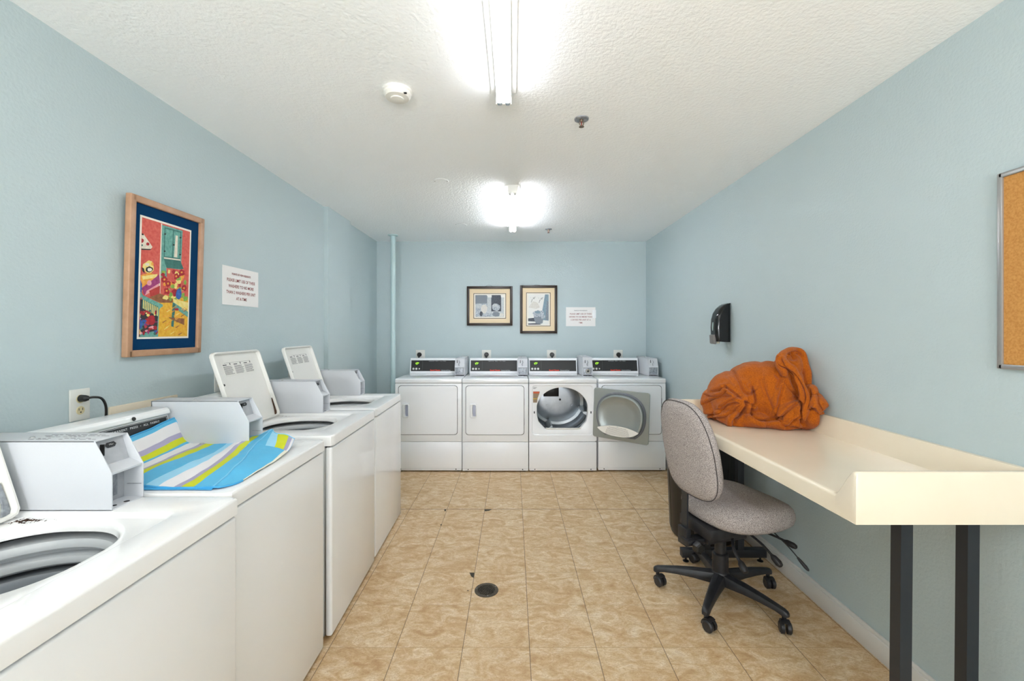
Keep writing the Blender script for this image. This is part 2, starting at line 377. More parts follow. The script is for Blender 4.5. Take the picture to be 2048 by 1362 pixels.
# ------------------------------------------------------------------ coin box (front = +x, origin at front bottom centre)
def coin_box(parent, M, length, recess=.035, wid=.102, hgt=.19, style='washer', marks=False):
    h2 = .101; sl = .048; th = .0035; W2 = wid/2
    def fr(z): return 0 if z <= h2 else -(z-h2)/(hgt-h2)*sl
    prof = [(0, 0), (0, h2), (-sl, hgt), (-length, hgt), (-length, 0)]
    def tr(a, b, t): return Vector((a, t, b))
    b = MB()
    b.prism(prof, tr, -W2, -W2+th, .0008); b.prism(prof, tr, W2-th, W2, .0008)
    b.box((-length, -W2, hgt-th), (-sl, W2, hgt), .0008).box((-length, -W2, 0), (0, W2, th), .0008)
    b.box((-length, -W2, 0), (-length+th, W2, hgt))
    # shelf between the compartments
    b.prism([(-recess-.01, h2-.010+.012), (-.001, h2-.004), (-.001, h2+.001), (-recess-.01, h2+.018)], tr, -W2+th, W2-th)
    bo = b.build('coin_box', BOXM, parent); bo.matrix_local = M
    # upper plate
    def up(a, z): return -(z-h2)/(hgt-h2)*sl*a
    MB().prism([(-recess, h2), (-recess-sl*.55, hgt-th), (-recess-sl*.55-.006, hgt-th), (-recess-.006, h2)], tr, -W2+th, W2-th).build('coin_plate', BOXIN if style == 'washer' else BOXM, bo)
    sx = -recess-sl*.3
    MB().box((sx-.004, -.030, h2+.042), (sx+.006, -.0245, h2+.074), .001).build('coin_slot', BLACK, bo)
    if style == 'washer':
        hexp = [(-.016, 0), (-.010, .007), (.012, .007), (.018, 0), (.012, -.007), (-.010, -.007)]
        z0 = h2+.066; x0 = -recess-sl*.55*(z0-h2)/(hgt-h2)+.0012
        MB().prism(hexp, lambda a, c, t: Vector((x0+t-c*.28, a+.002, z0+c)), 0, .0006).build('price_tag', SEAM, bo)
        text('price_lettering', '25¢', .010, WHTT, bo, (x0+.0010, .003, z0-.0035), (0, 1, 0), (0, 0, 1))
        # lower cavity: zinc cash door with surround
        MB().box((-recess-.03, -W2+th, th), (-recess-.02, W2-th, h2), .001).build('vault_surround', BOXIN, bo)
        vd = MB().box((-recess-.022, -W2+.008, .018), (-recess-.016, W2-.028, h2-.012), .003).build('cash_door', ZINC, bo)
        MB().cyl((-.02, -.022, th), (-.02, -.022, th+.0006), .006, n=16).cyl((-.012, .008, th), (-.012, .008, th+.0006), .007, n=16).build('drain_hole', SEAM, bo)
        MB().box((-.0105-recess, W2-th-.0012, .040), (-.004, W2-th, .0415)).build('fold_line', ZINC, bo)
    else:
        MB().box((-recess-.012, -W2+th, th+.012), (-recess-.004, W2-th, h2-.004), .001).build('vault_surround', BOXM, bo)
        MB().box((-recess-.006, -W2+.008, .024), (-recess+.001, W2-.010, h2-.010), .002).build('cash_door', ZINC, bo)
        if style == 'round':
            MB().loft([ring((-recess+.001, 0, .056), (1, 0, 0), .026, 28), ring((-recess+.008, 0, .056), (1, 0, 0), .024, 28)]).build('lock_collar', CHROME, bo)
            MB().loft([ring((-recess+.008, 0, .056), (1, 0, 0), .012, 20), ring((-recess+.014, 0, .056), (1, 0, 0), .011, 20)]).build('lock', BLACK, bo)
        else:
            MB().loft([ring((-recess+.001, 0, .056), (1, 0, 0), .004, 14), ring((-recess+.003, 0, .056), (1, 0, 0), .004, 14)]).build('lock', BLACK, bo)
        MB().tube([(sx+.004, -.006, h2+.07), (sx+.010, .002, h2+.05), (sx+.012, -.010, h2+.03), (sx+.014, -.004, h2+.012)], .0035, 8).build('coin_return', ZINC, bo)
        for q in (-.018, .018): MB().box((-.0002, q-.006, .006), (.0006, q+.006, .009)).build('slot_mark', SEAM, bo)
    if style == 'washer' and marks:
        mk = MB(); rnd = random.Random(4)
        for ry_ in (-.032, -.020, -.004, .008, .020):
            x = -sl-.015
            while x > -sl-.19:
                l_ = rnd.uniform(.006, .022)
                if rnd.random() < .72: mk.box((x-l_, ry_, hgt-.0002), (x, ry_+rnd.uniform(.0015, .0035), hgt+.0003))
                x -= l_+rnd.uniform(.003, .008)
        mk.build('worn_lettering', GREYT, bo)['kind'] = 'stuff'
    MB().lathe([(.0005, .003), (.004, .003), (.0065, 0)], (-length*.62, -.012, hgt), 20).build('top_screw', CHROME, bo)
    return bo

# ------------------------------------------------------------------ washers (front = +x)
D = .70; ZT = .957
def washer(label, xf, yc, W, rz=0, lid='open', stain=0, sp=0):
    r = thing('washing_machine', label, 'washing machine', (xf-D/2, yc, 0), rz, 'top loading washers along the left wall')
    f = D/2; h = W/2
    b = MB().box((-f, -h+.002, .018), (f-.034, h-.002, .03)).box((-f, -h+.002, .018), (-f+.004, h-.002, .909)).box((f-.038, -h+.002, .018), (f-.034, h-.002, .909)).box((-f, -h+.002, .018), (f-.034, -h+.006, .909), .001).box((-f, h-.006, .018), (f-.034, h-.002, .909), .001)
    for sx in (-f+.05, f-.08):
        for sy in (-h+.05, h-.05): b.cyl((sx, sy, 0), (sx, sy, .03), .02, n=16)
    b.build('cabinet', ENAMW, r)
    MB().box((f-.032, -h+.002, .016), (f, h-.002, .903), .011, 4).build('front_panel', ENAMW, r)
    MB().box((f-.05, -h+.01, .9), (f-.012, h-.01, .912)).build('gap_shadow_strip', SEAM, r)
    # deck: outer slab -> lid well -> tub opening
    c = (f-.315, 0); n = 168
    def L(x0, x1, y0, y1, rad, z): return [Vector((a, q, z)) for a, q in rrect(x0, x1, y0, y1, rad, c, n)]
    X1 = f+.004; X0 = -f; y0 = -h; y1 = h
    wx0, wx1, wy = f-.525, f-.095, .208
    lo = [L(X0, X1, y0, y1, .012, .9085), L(X0, X1, y0, y1, .012, .948), L(X0+.001, X1-.001, y0+.001, y1-.001, .012, .9525), L(X0+.004, X1-.004, y0+.004, y1-.004, .012, .956), L(X0+.009, X1-.009, y0+.009, y1-.009, .012, ZT)]
    if lid == 'open':
        lo += [L(wx0-.008, wx1+.008, -wy-.008, wy+.008, .022, ZT), L(wx0-.003, wx1+.003, -wy-.003, wy+.003, .022, ZT-.002), L(wx0+.004, wx1-.006, -wy+.006, wy-.006, .022, ZT-.009), L(wx0+.010, wx1-.012, -wy+.012, wy-.012, .03, ZT-.010)]
        ox0, ox1, oy = f-.505, f-.125, .183
        lo += [L(ox0-.010, ox1+.006, -oy-.008, oy+.010, .17, ZT-.0105), L(ox0-.002, ox1+.001, -oy-.001, oy+.002, .165, ZT-.014), L(ox0+.002, ox1-.003, -oy+.003, oy-.002, .163, ZT-.022), L(ox0+.003, ox1-.004, -oy+.004, oy-.003, .163, ZT-.036)]
        MB().loft(lo, False, False).build('top_deck', DECKM, r)
        # tub cover ring and basket
        cc = (c[0], 0, 0)
        MB().lathe([(.26, .896), (.200, .900), (.190, .898), (.185, .890), (.185, .878), (.191, .872), (.214, .870), (.214, .858), (.196, .858), (.188, .854), (.185, .846), (.185, .838), (.191, .832), (.214, .829)], cc, 72).build('tub_cover_ring', TUBW, r)
        MB().lathe([(.25, .812), (.205, .816), (.194, .815), (.190, .808), (.190, .78), (.193, .72), (.195, .45), (.18, .43), (.06, .44), (.0006, .44)], cc, 72).build('wash_basket', BASK, r)
        MB().lathe([(.1885, .7), (.186, .69), (.187, .68)], cc, 60).build('basket_band', SEAM, r)
        MB().lathe([(.075, .44), (.06, .50), (.045, .56), (.04, .75), (.03, .77), (.0006, .775)], cc, 40).build('agitator', TUBW, r)
        for sy in (-.19, .19):
            MB().box((wx0+.004, sy-.018, ZT-.012), (wx0+.03, sy+.018, ZT-.007), .002).build('hinge_plate', DECKM, r)
        # open lid
        lw = .2055; lh = .405
        def LL(x0, x1, y0, y1, rad, t): return [Vector((t, a, q)) for a, q in rrect(x0, x1, y0, y1, rad, (0, lh/2), 120)]
        rim = .024
        ll = [LL(-lw+.03, lw-.03, .03, lh-.03, .015, 0), LL(-lw+.004, lw-.004, .004, lh-.004, .022, 0), LL(-lw, lw, 0, lh, .025, .004), LL(-lw, lw, 0, lh, .025, rim-.003), LL(-lw+.002, lw-.002, .002, lh-.002, .024, rim),
              LL(-lw+.007, lw-.007, .007, lh-.007, .02, rim), LL(-lw+.009, lw-.009, .009, lh-.009, .018, rim-.002), LL(-lw+.012, lw-.012, .012, lh-.012, .016, .006), LL(-lw+.028, lw-.028, .028, lh-.028, .012, .004)]
        lidm = MB().loft(ll, True, True).build('lid', LIDIN, r)
        lean = math.radians(18.5)
        lidm.location = (wx0-.006+(.016 if stain == 2 else 0), -.005, ZT-.008); lidm.rotation_euler = (0, -lean, 0)
        # instruction label in three columns
        lab = MB().box((.0041, -.134, lh-.128), (.0052, .134, lh-.055)).build('instruction_label', LIDIN, lidm)
        ins = MB(); random.seed(3)
        for cidx in range(3):
            y = -.128+cidx*.088
            ins.box((.0053, y, lh-.070), (.0056, y+.03, lh-.065)); ins.box((.0053, y+.055, lh-.069), (.0056, y+.062, lh-.059))
            for k in range(8):
                z = lh-.076-k*.0058; ins.box((.0053, y, z-.0022), (.0056, y+random.uniform(.06, .078), z))
        ins.box((.0053, -.113, lh-.0575), (.0056, .113, lh-.0565))
        ins.build('label_print', GREYT, lidm)
        MB().loft([ring((.003, -lw+.032, .235), (1, 0, 0), .0065, 16), ring((.012, -lw+.032, .235), (1, 0, 0), .0055, 16)]).build('bumper', BLACK, lidm)
        MB().loft([ring((.008, lw-.003, .252), (1, 0, 0), .0065, 16), ring((.020, lw-.003, .252), (1, 0, 0), .0055, 16)]).build('bumper', BLACK, lidm)
        if stain:
            MB().prism([(lw-.034, .008), (lw-.004, .006), (lw-.003, .05), (lw-.012, .110), (lw-.017, .085), (lw-.022, .04)] if stain == 1 else [(lw-.036, .012), (lw-.012, .012), (lw-.013, .05), (lw-.016, .10), (lw-.030, .10), (lw-.026, .045)], lambda a, q, t: Vector((t, a, q)), .006, .0115, .001).build('hinge_bracket', RUST if stain == 1 else ZINC, lidm)
            st = MB(); random.seed(5)
            for k in range(150 if stain == 2 else 70):
                rr = abs(random.gauss(0, .017)); an = random.uniform(0, 2*PI)
                p = Vector((wx0+(.058 if stain == 2 else .02)+rr*1.9*math.cos(an), .186+rr*.8*math.sin(an), ZT-.0098)); s_ = random.uniform(.0008, .0032)*(1.3-rr/.04)
                if s_ > 0: st.lathe([(s_, 0), (s_*.7, .0004)], p, 7, cap1=True)
            st.build('rust_spots', RUST, r)['kind'] = 'stuff'
    else:
        lo += [L(wx0-.008, wx1+.008, -wy-.008, wy+.008, .022, ZT), L(wx0-.003, wx1+.003, -wy-.003, wy+.003, .022, ZT-.003), L(wx0+.004, wx1-.004, -wy+.004, wy-.004, .022, ZT-.008)]
        MB().loft(lo, False, True).build('top_deck', DECKM, r)
        q = MB(); k = [L(wx0, wx1, -wy, wy, .022, ZT-.006), L(wx0, wx1, -wy, wy, .022, ZT-.002), L(wx0+.004, wx1-.004, -wy+.004, wy-.004, .02, ZT+.001), L(wx0+.02, wx1-.02, -wy+.02, wy-.02, .02, ZT+.0015)]
        q.loft(k, True, True).build('lid', DECKM, r)
    # console with hooded top lip
    pr = [(-f+.005, ZT-.001), (-f+.115, ZT-.001), (-f+.112, ZT+.012), (-f+.087, ZT+.135), (-f+.098, ZT+.143), (-f+.094, ZT+.158), (-f+.085, ZT+.166), (-f+.012, ZT+.170), (-f+.005, ZT+.165)]
    cs = MB().prism(pr, lambda a, q, t: Vector((a, t, q)), -h+.012, h-.118, .002).build('console', ENAMW, r)
    a0 = Vector((-f+.112, 0, ZT+.012)); a1 = Vector((-f+.087, 0, ZT+.135)); d = (a1-a0).normalized(); nn = Vector((d.z, 0, -d.x))
    def on(y, s, o): return Vector((0, y, 0))+a0+d*s+nn*o
    def plate(yA, yB, sA, sB, o, name, m, par):
        q = MB(); q.prism([(yA, sA), (yB, sA), (yB, sB), (yA, sB)], lambda a, b_, t: on(a, b_, t), 0, o); return q.build(name, m, par)
    plate(-h+.02, h-.126, .006, .122, .0015, 'control_panel', PANEL, cs)
    fr_ = MB()
    for (ya, yb, sa, sb) in ((-h+.024, h-.130, .1185, .1197), (-h+.024, h-.130, .010, .0112), (h-.1312, h-.130, .010, .1197), (-h+.024, -h+.0252, .010, .1197)):
        fr_.prism([(ya, sa), (yb, sa), (yb, sb), (ya, sb)], on, .0014, .0019)
    fr_.build('panel_outline', WHTT, cs)
    text('panel_lettering', 'PERMANENT  PRESS  •  ALL  FABRIC', .0115, WHTT, cs, on(h-.168, .1035, .0020), (0, 1, 0), d, 'RIGHT', off=.0002, space=1.25)
    MB().loft([ring(Vector((-f+.098, .03, ZT+.152)), (1, 0, .3), .008, 20), ring(Vector((-f+.101, .03, ZT+.153)), (1, 0, .3), .0068, 20)]).build('lock_button', BLACK, cs)
    for y in (-.2, -.12, -.04):
        p0 = on(y, .05, .0015); MB().loft([ring(p0, nn, .021, 28), ring(p0+nn*.012, nn, .019, 28), ring(p0+nn*.014, nn, .016, 28)]).build('selector_knob', PANEL, cs)
    # coin box at the right-hand (far) end; its front ends about 0.29 m behind the machine front
    M = Matrix.Translation((f-.277+sp, h-.053, ZT))
    coin_box(r, M, f-.277+sp+f-.004, marks=(stain == 2))
    return r
washer('white top-loading washer with its lid up, nearest the camera, cut off at the left', -.815, .9485, .651, 0, 'open', 2)
washer('white top-loading washer with closed lid under the striped bag', -.854, 1.6205, .651, 0, 'shut', sp=0)
washer('white top-loading washer with raised lid and a rusty hinge corner, right behind the bag', -.854, 2.3375, .672, .02, 'open', 1, sp=.0)
washer('white top-loading washer with raised lid, farthest in the row, beside the dryers', -.874, 3.04, .672, .02, 'open', 0, sp=-.005)

# ------------------------------------------------------------------ dryers (front = -y, origin at base centre of the front)
def dryer(label, x0, x1, yf, open_=False, dz=0, boxh=.19, seed=0):
    W = x1-x0; h = W/2-.0015; r = thing('dryer', label, 'dryer', ((x0+x1)/2, yf, 0), 0, 'front loading dryers along the back wall')
    DD = .70
    if open_:
        b = MB().box((-h, .025, .02), (-h+.004, DD, .91)).box((h-.004, .025, .02), (h, DD, .91)).box((-h, DD-.004, .02), (h, DD, .91)).box((-h, .025, .02), (h, DD, .024))
        b.build('cabinet', ENAM, r)
    else:
        MB().box((-h, .02, .02), (h, DD, .909), .004).build('cabinet', ENAM, r)
    ft = MB()
    for sx in (-h+.04, h-.04):
        for sy in (.05, DD-.05): ft.cyl((sx, sy, 0), (sx, sy, .022), .018, n=14)
    ft.build('levelling_feet', BLACK, r)
    MB().box((-h, -.006, .911), (h, DD, .957), .009, 3).build('top_panel', ENAMT, r)
    lw = MB().box((-h+.001, 0, .014), (h-.001, .022, .308), .005, 2).build('lower_panel', ENAM, r)
    MB().box((-h+.003, -.0006, .036), (h-.003, .0008, .0375)).build('kick_crease', BOXIN, lw)
    for sx in (-h+.06, h-.06):
        MB().loft([ring((sx, .0004, .028), (0, -1, 0), .006, 14), ring((sx, -.002, .028), (0, -1, 0), .004, 14)]).build('screw', SEAM, lw)
    dx0, dx1, dz0, dz1 = -h+.037, h-.047, .385, .884
    cx, cz = (dx0+dx1)/2, (dz0+dz1)/2
    def R(xa, xb, za, zb, rad, y, c=(cx, cz), n=144): return [Vector((a, y, q)) for a, q in rrect(xa, xb, za, zb, rad, c, n)]
    if not open_:
        fp = MB().box((-h+.001, 0, .311), (h-.001, .022, .909), .005, 2).build('front_panel', ENAM, r)
        MB().loft([R(dx0-.0044, dx1+.0044, dz0-.0044, dz1+.0044, .03, .0005), R(dx0-.0044, dx1+.0044, dz0-.0044, dz1+.0044, .03, -.0006)]).build('door_gap', SEAM, r)
        d = MB().loft([R(dx0, dx1, dz0, dz1, .028, .0), R(dx0, dx1, dz0, dz1, .028, -.003), R(dx0+.003, dx1-.003, dz0+.003, dz1-.003, .027, -.006), R(dx0+.02, dx1-.02, dz0+.02, dz1-.02, .02, -.0065)]).build('door', ENAM, r)
        hx, hz = dx0+.075, .632
        def H(xa, xb, za, zb, rad, y): return [Vector((a, y, q)) for a, q in rrect(xa, xb, za, zb, rad, (hx, hz), 48)]
        MB().loft([H(hx-.030, hx+.036, hz-.071, hz+.071, .010, -.006), H(hx-.030, hx+.036, hz-.071, hz+.071, .010, -.022), H(hx-.026, hx+.032, hz-.067, hz+.067, .009, -.028), H(hx-.008, hx+.029, hz-.061, hz+.061, .008, -.028), H(hx-.004, hx+.026, hz-.056, hz+.056, .007, -.0085)], True, False).build('door_handle', ENAMT, d)
        MB().box((hx-.006, -.0095, hz-.058), (hx+.028, -.0075, hz+.058), .0005).build('finger_recess', mat('recess_shade_grey', '#a9aec0', .4), d)  # grey-blue puts the scoop's shadow into the recess colour
        for z in (.72, .52): MB().box((dx1+.0005, -.0045, z-.035), (dx1+.005, -.001, z+.035), .001).build('hinge', SEAM, d)
    else:
        hc = (cx, .645); n = 144
        fx0, fx1, fz0, fz1 = hc[0]-.262, hc[0]+.262, .435, .862
        def hole(off, y):
            pts = []
            for k in range(n):
                a = 2*PI*k/n; dxx, dzz = math.cos(a), math.sin(a)
                lo_, hi_ = 0, 1
                for _ in range(26):
                    t = (lo_+hi_)/2; px, pz = dxx*t, dzz*t
                    inside = (px/(.262-off))**2*.98+(pz/(.222-off))**2*(1 if pz > 0 else .45) < 1 and pz > -(.205-off) and abs(px)+max(0, -pz-.11)*.9 < .262-off
                    if inside: lo_ = t
                    else: hi_ = t
                pts.append(Vector((hc[0]+dxx*lo_, y, hc[1]+dzz*lo_)))
            return pts
        MB().loft([R(-h+.001, h-.001, .311, .909, .004, .022, hc), R(-h+.001, h-.001, .311, .909, .006, .003, hc), R(-h+.004, h-.004, .314, .906, .006, 0, hc), R(dx0-.006, dx1+.006, dz0-.006, dz1+.006, .03, 0, hc), R(dx0, dx1, dz0, dz1, .028, .006, hc),
                   hole(-.006, .007), hole(-.001, .009), hole(0, .016), hole(.002, .05)], False, False).build('front_panel', ENAM, r)
        # stationary front bulkhead behind the rim, drum, rear bulkhead
        dr = .315; dc = (hc[0], .64)
        def C(rad, y, nn_=96): return [Vector((dc[0]+rad*math.cos(2*PI*k/nn_), y, dc[1]+rad*math.sin(2*PI*k/nn_)*.88)) for k in range(nn_)]
        MB().loft([C(.275, .048), C(.31, .052), C(.312, .118), C(.303, .122)], False, False).build('drum_seal', BLACK, r)
        MB().loft([C(.302, .120), C(.304, .128), C(dr, .135), C(dr, .24), C(dr-.006, .25), C(dr, .26), C(dr, .46), C(dr-.02, .50), C(.25, .515)], False, False).build('drum', STEEL, r)
        MB().loft([C(.262, .508), C(.25, .503), C(.15, .500), C(.001, .500)], False, False).build('drum_back', STEEL, r)
        g = MB()
        gx0, gx1, gz0, gz1 = dc[0]-.16, dc[0]+.015, .70, .84
        g.box((gx0, .492, gz0), (gx1, .4985, gz1), .012); gm = g.build('exhaust_grille', BLACK, r)
        g2 = MB()
        for k in range(5):
            x = gx0+.02+k*.034; g2.box((x, .489, gz0+.01), (x+.004, .493, gz1-.01))
        for z in (gz0+.045, gz0+.09): g2.box((gx0+.012, .489, z), (gx1-.012, .493, z+.004))
        g2.build('grille_bars', SEAM, gm)
        for (x, z) in ((dc[0]+.03, .665), (dc[0]-.12, .60), (dc[0]+.16, .60)):
            MB().loft([ring((x, .499, z), (0, -1, 0), .013, 20), ring((x, .492, z), (0, -1, 0), .011, 20)]).build('bolt', BLACK if z > .65 else STEEL, r)
        bf = MB()
        for a in (-.25, 2.0, 4.3):
            p = Vector((dc[0]+math.cos(a)*(dr-.002), 0, dc[1]+math.sin(a)*(dr-.002)*.88)); q = Vector((dc[0]+math.cos(a)*(dr-.075), 0, dc[1]+math.sin(a)*(dr-.075)*.88)); tn = Vector((-math.sin(a), 0, math.cos(a)))*.03
            bf.loft([[p+tn+Vector((0, .11, 0)), q+tn*.25+Vector((0, .13, 0)), q-tn*.25+Vector((0, .13, 0)), p-tn+Vector((0, .11, 0))], [p+tn+Vector((0, .48, 0)), q+tn*.25+Vector((0, .47, 0)), q-tn*.25+Vector((0, .47, 0)), p-tn+Vector((0, .48, 0))]])
        bf.build('drum_baffles', STEEL, r)
        MB().tube([(hc[0]-.17, .012, .447), (hc[0]-.15, .010, .443), (hc[0]+.15, .010, .443), (hc[0]+.19, .012, .447)], .008, 10).build('filter_slot_lip', PLATE, r)
        stk = MB().prism([(.005, .712), (.044, .712), (.052, .76), (.068, .80), (.074, .826), (.005, .826)], lambda a, b_, t: Vector((dx0+a, t, b_)), .0045, .0062).build('warning_sticker', mat('sticker_grey', '#8f7a62', .5), r)
        MB().box((dx0+.006, .0038, .806), (dx0+.069, .0047, .825)).build('sticker_orange_band', mat('sticker_orange', '#c8552a', .5), stk)
        MB().box((dx0+.006, .0038, .748), (dx0+.048, .0047, .754)).build('sticker_yellow_band', mat('sticker_yellow', '#d9b020', .5), stk)
        l2 = MB()
        for k in range(3): l2.box((dx0+.006, .0052, .866-k*.006), (dx0+.045-k*.008, .0062, .8685-k*.006))
        l2.build('small_print', GREYT, r)
        for sx in (dx0+.018, dx1-.012): MB().box((sx-.005, .002, .60), (sx+.005, .007, .622), .001).build('door_catch', SEAM, r)
        # open door, seen from inside: local u to the right of the hinge, v up, inner side = -t
        dw = .562; dh = .499
        dn = math.radians(-32.6)
        dm = bpy.data.objects.new('door', None)
        uc = (.27, .252)
        def Q(xa, xb, za, zb, rad, t, c=uc, n=144): return [Vector((a, -t, q)) for a, q in rrect(xa, xb, za, zb, rad, c, n)]
        ob = MB().loft([Q(0, dw, 0, dh, .02, -.014), Q(0, dw, 0, dh, .022, -.002), Q(.002, dw-.002, .002, dh-.002, .022, 0), Q(.07, dw-.07, .05, dh-.05, .05, 0)], True, True).build('door', DOORG, r)
        ob.location = (dx1+.002, -.012, dz0-.012); ob.rotation_euler = (0, math.radians(1.9), dn)
        # raised D-shaped dish
        def dish(off, t, n=144):
            pts = []
            for k in range(n):
                a = 2*PI*k/n; du, dv = math.cos(a), math.sin(a); lo_, hi_ = 0, 1
                for _ in range(26):
                    s = (lo_+hi_)/2; pu, pv = du*s, dv*s
                    ok = (abs(pu)/(.245-off))**2.3+(abs(pv)/((.215 if pv > 0 else .25)-off))**2.3 < 1 and pv > -(.212-off)
                    if ok: lo_ = s
                    else: hi_ = s
                pts.append(Vector((uc[0]+.015+du*lo_, -t, uc[1]+.004+dv*lo_)))
            return pts
        MB().loft([dish(-.004, .0), dish(-.004, .010), dish(.002, .014), dish(.014, .013), dish(.016, .004)], False, False).build('gasket', GASK, ob)
        MB().loft([dish(.016, .0), dish(.017, .035), dish(.022, .044), dish(.034, .046), dish(.044, .04), dish(.075, .024), dish(.12, .019)], False, True).build('inner_dish', DOORG, ob)
        # lint filter
        fz = lambda u: .018+.10*((u-.275)/.24)**2
        lf = MB(); us = [.275+(.205)*k/16 for k in range(-16, 17)]
        bot = [(u, .055+.055*abs((u-.275)/.205)**3) for u in us]; top = [(u, .150-.035*(abs(u-.275)/.205)**2.2) for u in us]
        prof = bot+list(reversed(top))
        lf.prism(prof, lambda a, b_, t: Vector((a, -t-.018*(1-(b_-.05)/.1), b_)), .040, .052)
        lfo = lf.build('lint_filter', mat('lint_filter_plastic', '#e6e2da', .5), ob)
        hol = MB()
        for i in range(27):
            for j in range(8):
                u = .275+(i-13)*.0088+(j % 2)*.0044; v = .068+j*.0095
                if abs(u-.275) > .125-.004*j: continue
                if j == 7 and abs(u-.275) > .09: continue
                y = -(.0524)-.018*(1-(v-.05)/.1)
                hol.loft([[Vector((u+.0028*math.cos(PI/3*k), y, v+.0028*math.sin(PI/3*k))) for k in range(6)], [Vector((u+.0026*math.cos(PI/3*k), y-.0002, v+.0026*math.sin(PI/3*k))) for k in range(6)]])
        hol.build('filter_holes', mat('filter_hole_brown', '#6b5f55', .8), lfo)['kind'] = 'stuff'
        MB().box((.268, -.062, .134), (.282, -.054, .150), .002).build('pull_tab', PLATE, lfo)
    # console
    yb = .555; cx0, cx1 = -h+.018, -h+.578
    pr = [(yb, .956), (DD-.01, .956), (DD-.01, 1.128), (yb+.05, 1.132), (yb+.037, 1.124), (yb+.034, 1.112), (yb+.004, .975)]
    cs = MB().prism(pr, lambda a, q, t: Vector((t, a, q)), cx0, cx1, .003).build('console', ENAM, r)
    a0 = Vector((0, yb+.004, .975)); a1 = Vector((0, yb+.034, 1.112)); dv = (a1-a0).normalized(); nn = Vector((0, -dv.z, dv.y))
    def on(x, s, o): return a0+Vector((x, 0, 0))+dv*s+nn*o
    def pl(xa, xb, sa, sb, o0, o1, name, m, par): return MB().prism([(xa, sa), (xb, sa), (xb, sb), (xa, sb)], on, o0, o1).build(name, m, par)
    p = pl(cx0+.012, cx1-.012, .008, .134, 0, .0015, 'control_panel', PANEL, cs)
    o = MB(); xa, xb, sa, sb = cx0+.018, cx0+.145, .016, .128
    for (u0, u1, v0, v1) in ((xa, xb, sa, sa+.0018), (xa, xb, sb-.0018, sb), (xa, xa+.0018, sa, sb), (xb-.0018, xb, sa, sb)): o.prism([(u0, v0), (u1, v0), (u1, v1), (u0, v1)], on, .0014, .0022)
    o.build('panel_outline', GREYT, cs)
    led = MB()
    for (u, v, s) in ((.05, .100, .011), (.063, .106, .012), (.078, .104, .011), (.070, .092, .007), (.056, .088, .005)): led.prism([(cx0+.012+u, v-.006), (cx0+.012+u+s, v-.006), (cx0+.012+u+s, v+.004), (cx0+.012+u, v+.004)], on, .0014, .0024)
    led.build('display', GREEN, cs)
    for k in range(3):
        u = cx0+.040+k*.034; s = .010 if (k < 2 or open_) else .007
        MB().loft([ring(on(u, .035, .001), nn, .0125 if k < 2 or open_ else .008, 20), ring(on(u, .035, .005), nn, .0105 if k < 2 or open_ else .007, 20)]).build('button', PLATE, cs)
    text('brand_lettering', 'Speed Queen', .0215, REDL, cs, on(cx0+.235, .012, .0022), (1, 0, 0), dv, 'LEFT', off=.0009)
    text('model_lettering', 'Commercial Dryer', .0150, WHTT, cs, on(cx0+.364, .012, .0022), (1, 0, 0), dv, 'LEFT', off=.0001, sx=.92)
    if not open_: text('heading_lettering', 'PERMANENT  PRESS  •  ALL  FABRIC', .0095, WHTT, cs, on(cx0+.215, .121, .0022), (1, 0, 0), dv, 'LEFT', space=1.35)
    # coin box, front at y=.22
    M = Matrix.Translation((h-.052, .225, .957)) @ Matrix.Rotation(-PI/2, 4, 'Z')
    coin_box(r, M, .46, recess=.006, wid=.104, hgt=boxh, style='round' if open_ else 'dryer')
    return r
YF = 4.415
dryer('white dryer with its door shut, leftmost in the row, partly behind the washers', -1.213, -.524, YF)
dryer('white dryer with its door shut, second from the left, under the landscape framed print', -.521, .160, YF-.01)
dryer('white dryer standing open with its steel drum showing', .163, .861, YF-.005, True, boxh=.205)
dryer('white dryer farthest right, its door half hidden by the open door beside it', .876, 1.575, YF+.012)

# ------------------------------------------------------------------ outlets
def outlet_wall_x(label, X, y, z, sgn, plug):
    r = thing('wall_outlet', label, 'outlet', (X, y, z), 0, 'outlets on the left wall')
    MB().box((0, -.038, -.06), (.006, .038, .06), .002).build('cover_plate', PLATE, r)
    for dz in (.022, -.022):
        sk = MB().loft([ring((.0058, 0, dz), (1, 0, 0), .0165, 24), ring((.0078, 0, dz), (1, 0, 0), .0155, 24)]).build('socket', IVORY, r)
        MB().box((.0078, -.008, dz), (.0082, -.006, dz+.009)).box((.0078, .006, dz), (.0082, .008, dz+.009)).cyl((.0078, 0, dz-.007), (.0083, 0, dz-.007), .0028, n=12).build('slots', BLACK, sk)
    if plug:
        pl = MB().loft([ring((.008, 0, .024), (1, 0, 0), .014, 18), ring((.026, 0, .024), (1, .2, 0), .0125, 18), ring((.034, .006, .024), (1, .8, 0), .008, 18)]).build('plug', BLACK, r)
        MB().tube(curve2([(.030, .004, .024), (.042, .016, .026), (.050, .038, .018), (.050, .055, -.01), (.046, .062, -.05), (.035, .066, -.11)], 6), [.006]+[.0045]*30, 10).build('power_cord', BLACK, r)
    return r
outlet_wall_x('duplex outlet with a black plug and cord, on the left wall behind the nearest washers', XL, 1.648, 1.165, 1, True)
outlet_wall_x('duplex outlet half hidden by the raised lid with the rusty hinge', XL, 2.43, 1.165, 1, True)
outlet_wall_x('duplex outlet almost hidden behind the farthest washer lid', XL, 3.22, 1.165, 1, False)
tag(MB().box((XL, 1.765, 1.02), (XL+.012, 2.12, 1.134), .003).build('wall_cover_panel', BEIGE), 'plain beige cover panel on the left wall behind the second washer', 'cover panel')
